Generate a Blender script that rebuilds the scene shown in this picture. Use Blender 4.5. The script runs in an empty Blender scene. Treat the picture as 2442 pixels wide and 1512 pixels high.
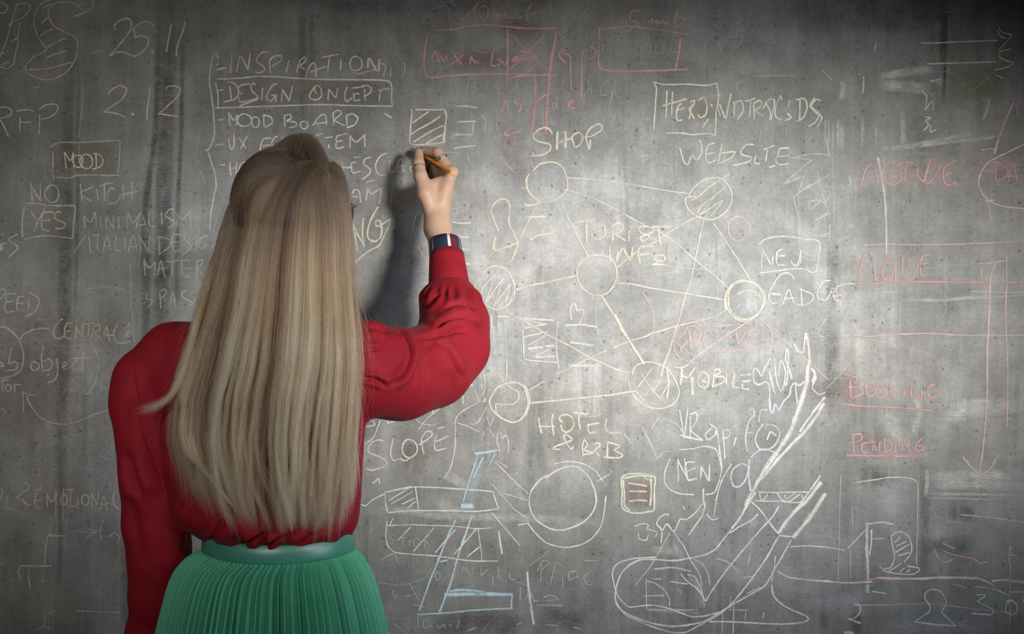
import bpy, math, random
import numpy as np
from mathutils import Vector, Matrix

# ------------------------------------------------------------------ camera, light, exposure
SC = bpy.context.scene
COL = SC.collection
CAM_Y, CAM_Z, FPX = -2.9, 1.40, 3488.6
cam_data = bpy.data.cameras.new('camera')
cam_data.sensor_width = 36.0
cam_data.lens = 36.0 * FPX / 2442.0
cam = bpy.data.objects.new('camera', cam_data)
cam.location = (0, CAM_Y, CAM_Z)
cam.rotation_euler = (math.pi / 2, 0, 0)
COL.objects.link(cam)
SC.camera = cam

SC.view_settings.view_transform = 'Standard'
SC.view_settings.look = 'None'
SC.view_settings.gamma = 1.0
SC.view_settings.use_curve_mapping = False
SC.view_settings.exposure = 0.0

world = bpy.data.worlds.new('world')
SC.world = world
world.use_nodes = True
world.node_tree.nodes['Background'].inputs[0].default_value = (0.86, 0.93, 1.0, 1)
world.node_tree.nodes['Background'].inputs[1].default_value = 0.013


def aim(o, target):
    d = Vector(target) - o.location
    o.rotation_euler = d.to_track_quat('-Z', 'Y').to_euler()


def spot(name, loc, target, energy, angle, blend, radius, colour):
    l = bpy.data.lights.new(name, 'SPOT')
    l.energy = energy
    l.spot_size = math.radians(angle)
    l.spot_blend = blend
    l.shadow_soft_size = radius
    l.color = colour
    o = bpy.data.objects.new(name, l)
    o.location = loc
    COL.objects.link(o)
    aim(o, target)
    return o


key = spot('studio_spotlight', (1.30, -2.30, 1.80), (0.26, 0.0, 1.385), 460, 31.5, 1.0, 0.24, (1.0, 0.975, 0.93))
key.scale = (1.55, 1.0, 1.0)                              # cone stretched sideways: a wide, low pool
spot('added_fill_light', (-1.1, -3.2, 1.95), (-0.84, 0.0, 1.38), 310, 26.5, 1.0, 0.6, (1.0, 0.965, 0.92))  # added unseen fill, lifts the dim left wall and sleeve
spot('added_cool_fill', (2.15, -2.0, 1.05), (0.15, 0.0, 0.93), 150, 45, 1.0, 0.5, (0.75, 0.85, 1.0))  # added unseen cool fill, brightens the skirt and the lower right wall

# ------------------------------------------------------------------ helpers


def W(px, py, y):
    """Point of the place that stands at depth y behind photograph pixel px, py."""
    d = y - CAM_Y
    return Vector(((px - 1221.0) / FPX * d, y, CAM_Z - (py - 756.0) / FPX * d))


def RPX(r, y):
    return r / FPX * (y - CAM_Y)


def mesh_obj(name, verts, faces, mat=None, parent=None, smooth=True):
    me = bpy.data.meshes.new(name)
    me.from_pydata([tuple(v) for v in verts], [], [tuple(f) for f in faces])
    me.validate()
    if smooth:
        me.polygons.foreach_set('use_smooth', [True] * len(me.polygons))
    me.update()
    o = bpy.data.objects.new(name, me)
    COL.objects.link(o)
    if mat:
        me.materials.append(mat)
    if parent:
        o.parent = parent
    return o


def np_mesh(name, V, F, mat=None, parent=None, smooth=True):
    """Mesh from numpy arrays: V (n,3), F (m,4) or (m,3)."""
    me = bpy.data.meshes.new(name)
    k = F.shape[1]
    me.vertices.add(len(V))
    me.vertices.foreach_set('co', np.ascontiguousarray(V, dtype=np.float32).ravel())
    me.loops.add(F.size)
    me.loops.foreach_set('vertex_index', np.ascontiguousarray(F, dtype=np.int32).ravel())
    me.polygons.add(len(F))
    me.polygons.foreach_set('loop_start', np.arange(0, F.size, k, dtype=np.int32))
    me.polygons.foreach_set('loop_total', np.full(len(F), k, dtype=np.int32))
    if smooth:
        me.polygons.foreach_set('use_smooth', np.ones(len(F), dtype=bool))
    me.update(calc_edges=True)
    me.validate()
    o = bpy.data.objects.new(name, me)
    COL.objects.link(o)
    if mat:
        me.materials.append(mat)
    if parent:
        o.parent = parent
    return o


def tag(o, label=None, cat=None, group=None, kind=None):
    for k, v in (('label', label), ('category', cat), ('group', group), ('kind', kind)):
        if v:
            o[k] = v
    return o


def new_mat(name):
    m = bpy.data.materials.new(name)
    m.use_nodes = True
    nt = m.node_tree
    for n in list(nt.nodes):
        nt.nodes.remove(n)
    out = nt.nodes.new('ShaderNodeOutputMaterial')
    return m, nt, out


def N(nt, kind, **kw):
    n = nt.nodes.new(kind)
    for k, v in kw.items():
        if k.startswith('i_'):
            key = k[2:]
            key = int(key) if key.isdigit() else key
            n.inputs[key].default_value = v
        else:
            setattr(n, k, v)
    return n


def L(nt, a, b):
    nt.links.new(a, b)


def math_node(nt, op, a, b=None, c=None, clamp=False):
    n = nt.nodes.new('ShaderNodeMath')
    n.operation = op
    n.use_clamp = clamp
    for i, v in enumerate((a, b, c)):
        if v is None:
            continue
        if isinstance(v, (int, float)):
            n.inputs[i].default_value = v
        else:
            nt.links.new(v, n.inputs[i])
    return n.outputs[0]


def mix_col(nt, fac, a, b, blend='MIX'):
    n = nt.nodes.new('ShaderNodeMix')
    n.data_type = 'RGBA'
    n.blend_type = blend
    for s, v in ((n.inputs['Factor'], fac), (n.inputs[6], a), (n.inputs[7], b)):
        if isinstance(v, (int, float)):
            s.default_value = v
        elif isinstance(v, tuple):
            s.default_value = v
        else:
            nt.links.new(v, s)
    return n.outputs[2]


def noise(nt, vec, scale, detail=3.0, rough=0.55, lo=None, hi=None, dist=0.0):
    n = nt.nodes.new('ShaderNodeTexNoise')
    n.inputs['Scale'].default_value = scale
    n.inputs['Detail'].default_value = detail
    n.inputs['Roughness'].default_value = rough
    n.inputs['Distortion'].default_value = dist
    nt.links.new(vec, n.inputs['Vector'])
    o = n.outputs['Fac']
    if lo is not None:
        r = nt.nodes.new('ShaderNodeMapRange')
        r.interpolation_type = 'SMOOTHSTEP'
        r.inputs[1].default_value = lo
        r.inputs[2].default_value = hi
        nt.links.new(o, r.inputs[0])
        o = r.outputs[0]
    return o


def scaled(nt, vec, s):
    n = nt.nodes.new('ShaderNodeMapping')
    n.inputs['Scale'].default_value = s
    nt.links.new(vec, n.inputs['Vector'])
    return n.outputs[0]


def rgb(r, g, b):
    """sRGB 0-255 to linear rgba."""
    f = lambda c: (c / 255 / 12.92) if c / 255 <= 0.04045 else ((c / 255 + 0.055) / 1.055) ** 2.4
    return (f(r), f(g), f(b), 1.0)
# ------------------------------------------------------------------ the wall and the floor


def wall_material():
    m, nt, out = new_mat('dusty_chalkboard_paint')
    geo = N(nt, 'ShaderNodeNewGeometry')
    pos = geo.outputs['Position']
    big = noise(nt, pos, 2.2, 3, 0.55, 0.35, 0.68)
    mid = noise(nt, pos, 13.0, 5, 0.65, 0.32, 0.70)
    fine = noise(nt, pos, 95.0, 4, 0.7, 0.3, 0.72)
    vert = noise(nt, scaled(nt, pos, (22, 1, 0.9)), 1.0, 4, 0.6, 0.35, 0.72)
    weave = noise(nt, scaled(nt, pos, (14, 1, 330)), 1.0, 2, 0.5, 0.3, 0.7)
    weave2 = noise(nt, scaled(nt, pos, (330, 1, 14)), 1.0, 2, 0.5, 0.3, 0.7)
    a, b = (0.105, 0.105, 0.099, 1), (0.215, 0.213, 0.205, 1)
    f = math_node(nt, 'MULTIPLY', mid, 0.42)
    f = math_node(nt, 'MULTIPLY_ADD', big, 0.26, f)
    f = math_node(nt, 'MULTIPLY_ADD', vert, 0.22, f)
    f = math_node(nt, 'MULTIPLY_ADD', fine, 0.20, f)
    f = math_node(nt, 'MULTIPLY_ADD', weave, 0.10, f)
    f = math_node(nt, 'MULTIPLY_ADD', weave2, 0.10, f, clamp=True)
    col = mix_col(nt, f, a, b)
    # film of rubbed chalk dust; also paints the light pool into the wall colour
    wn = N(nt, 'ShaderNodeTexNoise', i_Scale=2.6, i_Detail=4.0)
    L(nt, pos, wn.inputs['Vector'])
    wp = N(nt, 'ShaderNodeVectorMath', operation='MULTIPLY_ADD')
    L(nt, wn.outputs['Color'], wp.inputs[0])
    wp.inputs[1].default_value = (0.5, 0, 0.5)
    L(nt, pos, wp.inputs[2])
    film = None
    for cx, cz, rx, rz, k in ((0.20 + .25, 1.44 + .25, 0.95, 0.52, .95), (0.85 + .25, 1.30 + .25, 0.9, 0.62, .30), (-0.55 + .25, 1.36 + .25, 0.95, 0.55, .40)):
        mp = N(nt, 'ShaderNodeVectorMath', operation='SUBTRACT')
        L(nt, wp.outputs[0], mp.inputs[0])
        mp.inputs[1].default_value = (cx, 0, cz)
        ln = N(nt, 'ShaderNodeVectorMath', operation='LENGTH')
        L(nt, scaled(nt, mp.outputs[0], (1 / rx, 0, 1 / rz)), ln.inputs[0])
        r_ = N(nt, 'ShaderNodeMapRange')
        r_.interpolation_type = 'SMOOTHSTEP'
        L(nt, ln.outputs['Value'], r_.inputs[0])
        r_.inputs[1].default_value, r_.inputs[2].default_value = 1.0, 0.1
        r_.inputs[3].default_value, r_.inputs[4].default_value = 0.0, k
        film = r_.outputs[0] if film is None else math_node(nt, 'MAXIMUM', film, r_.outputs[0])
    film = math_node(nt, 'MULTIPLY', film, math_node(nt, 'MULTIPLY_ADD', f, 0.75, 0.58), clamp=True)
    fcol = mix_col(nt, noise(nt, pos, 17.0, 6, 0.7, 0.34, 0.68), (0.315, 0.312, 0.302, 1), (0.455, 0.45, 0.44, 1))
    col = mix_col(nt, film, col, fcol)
    # upright wipe marks and blotches
    vs = noise(nt, scaled(nt, pos, (34, 1, 1.6)), 1.0, 5, 0.65, 0.36, 0.70)
    bl = noise(nt, pos, 5.5, 5, 0.68, 0.34, 0.70)
    gr = noise(nt, pos, 170.0, 3, 0.7, 0.3, 0.72)
    v = math_node(nt, 'MULTIPLY_ADD', vs, 0.13, 0.80)
    v = math_node(nt, 'MULTIPLY_ADD', bl, 0.27, v)
    v = math_node(nt, 'MULTIPLY_ADD', gr, 0.20, v)
    vc = N(nt, 'ShaderNodeCombineColor')
    for i_ in range(3):
        L(nt, v, vc.inputs[i_])
    col = mix_col(nt, 1.0, col, vc.outputs[0], 'MULTIPLY')
    # dark round pits of the old concrete under the paint
    for sc, r0, r1, keep, amt in ((30.0, 0.05, 0.125, 0.52, 0.75), (12.0, 0.03, 0.085, 0.50, 0.85), (58.0, 0.08, 0.20, 0.55, 0.62)):
        vo = N(nt, 'ShaderNodeTexVoronoi', i_Scale=sc)
        L(nt, noise_warp(nt, pos, 0.012), vo.inputs['Vector'])
        mr = N(nt, 'ShaderNodeMapRange')
        mr.interpolation_type = 'SMOOTHSTEP'
        L(nt, vo.outputs['Distance'], mr.inputs[0])
        mr.inputs[1].default_value = r1
        mr.inputs[2].default_value = r0
        sep = N(nt, 'ShaderNodeSeparateColor')
        L(nt, vo.outputs['Color'], sep.inputs[0])
        on = math_node(nt, 'GREATER_THAN', sep.outputs[0], keep)
        k = math_node(nt, 'MULTIPLY', mr.outputs[0], on)
        k = math_node(nt, 'MULTIPLY', k, math_node(nt, 'MULTIPLY_ADD', sep.outputs[1], amt, 0.30))
        col = mix_col(nt, k, col, (0.05, 0.05, 0.047, 1))
    tint = noise(nt, pos, 1.3, 2, 0.5, 0.3, 0.7)
    col = mix_col(nt, tint, mix_col(nt, 1.0, col, (1.0, 0.985, 0.94, 1), 'MULTIPLY'),
                  mix_col(nt, 1.0, col, (0.955, 0.975, 1.0, 1), 'MULTIPLY'))
    bs = N(nt, 'ShaderNodeBsdfPrincipled', i_Roughness=0.85)
    bs.inputs['Specular IOR Level'].default_value = 0.2
    L(nt, col, bs.inputs['Base Color'])
    bump = N(nt, 'ShaderNodeBump', i_Strength=0.12, i_Distance=0.002)
    L(nt, fine, bump.inputs['Height'])
    L(nt, bump.outputs[0], bs.inputs['Normal'])
    L(nt, bs.outputs[0], out.inputs[0])
    return m


def noise_warp(nt, pos, amt):
    n = nt.nodes.new('ShaderNodeTexNoise')
    n.inputs['Scale'].default_value = 40
    L(nt, pos, n.inputs['Vector'])
    v = N(nt, 'ShaderNodeVectorMath', operation='MULTIPLY_ADD')
    L(nt, n.outputs['Color'], v.inputs[0])
    v.inputs[1].default_value = (amt, amt, amt)
    L(nt, pos, v.inputs[2])
    return v.outputs[0]


def box(name, lo, hi, mat, parent=None):
    x0, y0, z0 = lo
    x1, y1, z1 = hi
    v = [(x0, y0, z0), (x1, y0, z0), (x1, y1, z0), (x0, y1, z0), (x0, y0, z1), (x1, y0, z1), (x1, y1, z1), (x0, y1, z1)]
    f = [(0, 3, 2, 1), (4, 5, 6, 7), (0, 1, 5, 4), (1, 2, 6, 5), (2, 3, 7, 6), (3, 0, 4, 7)]
    return mesh_obj(name, v, f, mat, parent, smooth=False)


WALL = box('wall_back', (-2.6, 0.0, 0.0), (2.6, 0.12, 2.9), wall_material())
tag(WALL, 'grey concrete wall used as a blackboard, covered in chalk writing', 'wall', kind='structure')


def floor_material():
    m, nt, out = new_mat('grey_screed')
    pos = N(nt, 'ShaderNodeNewGeometry').outputs['Position']
    f = noise(nt, pos, 6, 5, 0.6, 0.3, 0.7)
    bs = N(nt, 'ShaderNodeBsdfPrincipled', i_Roughness=0.6)
    L(nt, mix_col(nt, f, (0.07, 0.07, 0.07, 1), (0.12, 0.118, 0.115, 1)), bs.inputs['Base Color'])
    L(nt, bs.outputs[0], out.inputs[0])
    return m


FLOOR = box('floor', (-2.6, -3.6, -0.08), (2.6, 0.12, 0.0), floor_material())
tag(FLOOR, 'plain grey floor below the chalk wall', 'floor', kind='structure')
# ------------------------------------------------------------------ chalk on the wall
CROPS = dict(A=(0, 0, 3.781), B=(0, 400, 3.781), C=(0, 730, 3.779), D=(0, 1110, 3.760), E=(480, 100, 4.446),
             F=(980, 0, 4.446), G=(1400, 0, 3.781), H=(1950, 0, 4.199), I=(1950, 330, 4.199), J=(1950, 660, 3.437),
             K=(1950, 1080, 3.5), L=(1440, 780, 3.6), M=(1440, 1100, 3.67), N=(860, 1050, 3.273), O=(1080, 480, 3.6),
             P=(1220, 370, 3.517), Q=(840, 420, 5.815), R=(860, 860, 5.815), S=(1240, 920, 5.815), T=(1600, 340, 3.437),
             U=(1540, 700, 5.039), V=(1180, 280, 5.4), W=(970, 160, 7.559), Z=(0, 0, 1.0))
CHALK = dict(w=(0.66, 0.65, 0.61), p=(0.66, 0.59, 0.56), y=(0.66, 0.655, 0.55), r=(0.62, 0.355, 0.35), b=(0.48, 0.60, 0.65),
             k=(0.67, 0.50, 0.495), l=(0.64, 0.62, 0.67), o=(0.70, 0.56, 0.45), d=(0.055, 0.053, 0.05), n=(0.27, 0.19, 0.15), g=(0.22, 0.205, 0.105),
             m=(0.27, 0.125, 0.115), s=(0.46, 0.455, 0.44), t=(0.12, 0.115, 0.105))


def chalk_material(name, soft):
    m, nt, out = new_mat(name)
    pos = N(nt, 'ShaderNodeNewGeometry').outputs['Position']
    uv = N(nt, 'ShaderNodeUVMap', uv_map='UVMap')
    sep = N(nt, 'ShaderNodeSeparateXYZ')
    L(nt, uv.outputs[0], sep.inputs[0])
    av = math_node(nt, 'ABSOLUTE', sep.outputs[1])
    at = N(nt, 'ShaderNodeAttribute', attribute_name='chalk')
    if soft:
        e = math_node(nt, 'SUBTRACT', 1.0, math_node(nt, 'MULTIPLY', av, av), clamp=True)
        u = sep.outputs[0]
        ends = math_node(nt, 'MULTIPLY', math_node(nt, 'MULTIPLY', u, math_node(nt, 'SUBTRACT', 1.0, u)), 5.0, clamp=True)
        g1 = noise(nt, pos, 30, 5, 0.7, 0.30, 0.68)
        g2 = noise(nt, scaled(nt, pos, (60, 1, 300)), 1.0, 4, 0.7, 0.34, 0.66)
        g = math_node(nt, 'MULTIPLY', math_node(nt, 'MULTIPLY_ADD', g1, 0.7, 0.3), math_node(nt, 'MULTIPLY_ADD', g2, 0.55, 0.45))
        k = math_node(nt, 'MULTIPLY', math_node(nt, 'MULTIPLY', e, ends), g)
    else:
        g1 = noise(nt, pos, 620, 3, 0.75)
        g2 = noise(nt, pos, 60, 2, 0.5)
        s = math_node(nt, 'MULTIPLY_ADD', math_node(nt, 'SUBTRACT', 1.0, av), 0.75, math_node(nt, 'MULTIPLY_ADD', g1, 1.15, math_node(nt, 'MULTIPLY', g2, 0.35)))
        mr = N(nt, 'ShaderNodeMapRange')
        mr.interpolation_type = 'SMOOTHSTEP'
        L(nt, s, mr.inputs[0])
        mr.inputs[1].default_value = 0.82
        mr.inputs[2].default_value = 1.40
        k = mr.outputs[0]
    k = math_node(nt, 'MULTIPLY', k, at.outputs['Alpha'], clamp=True)
    # single grains either cover the wall or not
    fl = N(nt, 'ShaderNodeVectorMath', operation='FLOOR')
    L(nt, scaled(nt, pos, (6000, 0, 6000) if soft else (3000, 0, 3000)), fl.inputs[0])
    wn = N(nt, 'ShaderNodeTexWhiteNoise', noise_dimensions='3D')
    L(nt, fl.outputs[0], wn.inputs['Vector'])
    k = math_node(nt, 'LESS_THAN', wn.outputs['Value'], k)
    bs = N(nt, 'ShaderNodeBsdfDiffuse', i_Roughness=0.6)
    L(nt, at.outputs['Color'], bs.inputs['Color'])
    tr = N(nt, 'ShaderNodeBsdfTransparent')
    mx = N(nt, 'ShaderNodeMixShader')
    L(nt, k, mx.inputs[0])
    L(nt, tr.outputs[0], mx.inputs[1])
    L(nt, bs.outputs[0], mx.inputs[2])
    L(nt, mx.outputs[0], out.inputs[0])
    return m


MAT_CHALK = chalk_material('chalk', False)
MAT_DUST = chalk_material('chalk_dust', True)
SC.cycles.transparent_max_bounces = 40
_layer = [0]
_rng = np.random.default_rng(5)


def catmull(P, closed=False):
    P = np.asarray(P, float)
    if len(P) < 3:
        return P
    Q = np.vstack([2 * P[0] - P[1], P, 2 * P[-1] - P[-2]])
    if closed:
        Q = np.vstack([P[-2], P, P[1]])
    out = []
    for i in range(1, len(Q) - 2):
        p0, p1, p2, p3 = Q[i - 1:i + 3]
        n = max(2, int(np.linalg.norm(p2 - p1) / 3.0))
        t = np.linspace(0, 1, n, endpoint=False)[:, None]
        # centripetal-like tension keeps the hand-drawn corners tight
        m1, m2 = 0.42 * (p2 - p0), 0.42 * (p3 - p1)
        out.append((2 * t**3 - 3 * t**2 + 1) * p1 + (t**3 - 2 * t**2 + t) * m1 + (-2 * t**3 + 3 * t**2) * p2 + (t**3 - t**2) * m2)
    out.append(Q[-2][None])
    return np.vstack(out)


def parse_stroke(s, crop):
    x0, y0, k = CROPS[crop]
    w = None
    if s[0] == 'w':
        head, s = s.split(':', 1)
        w = float(head[1:])
    if s[0] == '@':                                  # @cx,cy,rx,ry[,start degrees]: a loop drawn by hand
        c = [float(v) for v in s[1:].split(',')]
        a0 = math.radians(c[4] if len(c) > 4 else -100)
        t = a0 + np.linspace(0, 2 * math.pi * 1.03, 26)
        wob = 1 + 0.03 * np.sin(3 * t + c[0]) + 0.025 * np.linspace(-1, 1, 26)
        P = np.stack([c[0] + c[2] * np.cos(t) * wob, c[1] + c[3] * np.sin(t) * wob], 1)
    else:
        P = np.array([[float(v) for v in q.split(',')] for q in s.split()])
    P = P / k + (x0, y0)
    return P, w


def chalk_part(name, label, code, width, alpha, strokes, soft=False):
    """One piece of writing or drawing: every stroke a thin layer of chalk lying on the wall."""
    V, F, UV, C = [], [], [], []
    base = 0
    col = CHALK[code]
    y = (-0.0002 if soft else -0.0008) - 0.0000016 * _layer[0]
    _layer[0] += 1
    d = y - CAM_Y
    for P, w in strokes:
        y -= 0.0000012 if soft else 0.0000004
        d = y - CAM_Y
        w = (w or width) * (0.5 if soft else 0.53)
        Q = catmull(P)
        if len(Q) == 2:
            n = max(2, int(np.linalg.norm(Q[1] - Q[0]) / 4.0))
            Q = Q[0] + (Q[1] - Q[0]) * np.linspace(0, 1, n + 1)[:, None]
        T = np.gradient(Q, axis=0)
        T /= np.maximum(np.linalg.norm(T, axis=1, keepdims=True), 1e-6)
        nrm = np.stack([-T[:, 1], T[:, 0]], 1)
        n = len(Q)
        jit = np.convolve(_rng.normal(0, 1, n + 4), np.ones(5) / 5, 'valid')
        ww = w * (1.0 + (0.0 if soft else 0.22) * jit)
        press = alpha * (1 + (0 if soft else 0.16) * np.convolve(_rng.normal(0, 1, n + 8), np.ones(9) / 4, 'valid'))
        if not soft:
            Q = Q + nrm * (0.35 * jit[:, None])
            ww[0] *= 0.7
            ww[-1] *= 0.7
        A, B = Q + nrm * ww[:, None], Q - nrm * ww[:, None]
        u = np.linspace(0, 1, n)
        for i in range(n):
            yi = y - (1.5e-6 * min(i, 200) if soft else 4e-7 * min(i, 400))
            for pt, vv in ((A[i], 1.0), (B[i], -1.0)):
                V.append(((pt[0] - 1221) / FPX * d, yi, CAM_Z - (pt[1] - 756) / FPX * d))
                UV.append((u[i], vv))
                C.append((*col, float(np.clip(press[i], 0, 1))))
        for i in range(n - 1):
            k = base + 2 * i
            F.append((k, k + 1, k + 3, k + 2))
        base += 2 * n
    V = np.array(V, np.float32)
    F = np.array(F, np.int32)
    o = np_mesh(name, V, F, MAT_DUST if soft else MAT_CHALK, WALL, smooth=False)
    me = o.data
    uvl = me.uv_layers.new(name='UVMap')
    vi = np.empty(len(me.loops), np.int32)
    me.loops.foreach_get('vertex_index', vi)
    uvl.data.foreach_set('uv', np.array(UV, np.float32)[vi].ravel())
    ca = me.color_attributes.new('chalk', 'FLOAT_COLOR', 'POINT')
    ca.data.foreach_set('color', np.array(C, np.float32).ravel())
    if label:
        o['label'] = label
    return o


def read_chalk(text, soft=False):
    """name|label|colour|width|alpha|crop| strokes; a line starting with + adds strokes of another crop to the part above."""
    rows = []
    for line in text.strip().splitlines():
        line = line.strip()
        if not line:
            continue
        if line[0] == '+':
            crop, st = line[1:].split('|', 1)
            rows[-1][5] += [parse_stroke(s.strip(), crop.strip()) for s in st.split(';') if s.strip()]
            continue
        name, label, code, width, alpha, crop, st = [c.strip() for c in line.split('|')]
        rows.append([name, label, code, float(width), float(alpha), [parse_stroke(s.strip(), crop) for s in st.split(';') if s.strip()]])
    for r in rows:
        chalk_part(r[0], r[1], r[2], r[3], r[4], r[5], soft)
# faint upright wipe marks and scratches all over the board
_w = np.random.default_rng(31)


def scatter(n, box, length, width, slant, vertical=True):
    out = []
    for _ in range(n):
        x, y_ = _w.uniform(box[0], box[2]), _w.uniform(box[1], box[3])
        l = _w.uniform(*length)
        s = _w.normal(0, slant)
        d = np.array((s * l, l)) if vertical else np.array((l, s * l))
        p = np.array((x, y_))
        out.append((np.array([p, p + d * .5 + _w.normal(0, 2, 2), p + d]), _w.uniform(*width)))
    return out


chalk_part('chalk_smudge', 'faint upright wipe marks over the right of the wall', 's', 8, .42, scatter(85, (1480, 180, 2440, 1450), (70, 320), (4, 13), .03), True)
chalk_part('chalk_smudge', 'faint upright wipe marks over the middle of the wall', 's', 8, .36, scatter(60, (880, 120, 1500, 1480), (60, 240), (4, 12), .04), True)
chalk_part('chalk_smudge', 'faint upright wipe marks over the left of the wall', 's', 8, .26, scatter(45, (0, 60, 640, 1400), (60, 260), (3, 9), .03), True)
chalk_part('paint_stain', 'faint dark upright streaks', 'd', 10, .18, scatter(50, (0, 0, 2442, 1350), (120, 420), (6, 26), .02), True)
chalk_part('chalk_smudge', 'faint level wipe marks at the right', 's', 10, .34, scatter(34, (1950, 200, 2400, 1400), (90, 330), (5, 16), .06, False), True)
chalk_part('chalk_line', 'scattered fine scratches', 's', 2.6, .42, scatter(70, (860, 60, 2442, 1480), (12, 70), (2, 3.4), .5) + scatter(40, (860, 60, 2442, 1480), (10, 60), (2, 3.4), .5, False))
chalk_part('chalk_line', 'scattered fine scratches at the left', 's', 2.4, .30, scatter(40, (0, 60, 480, 1500), (10, 60), (2, 3.2), .4))
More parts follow.
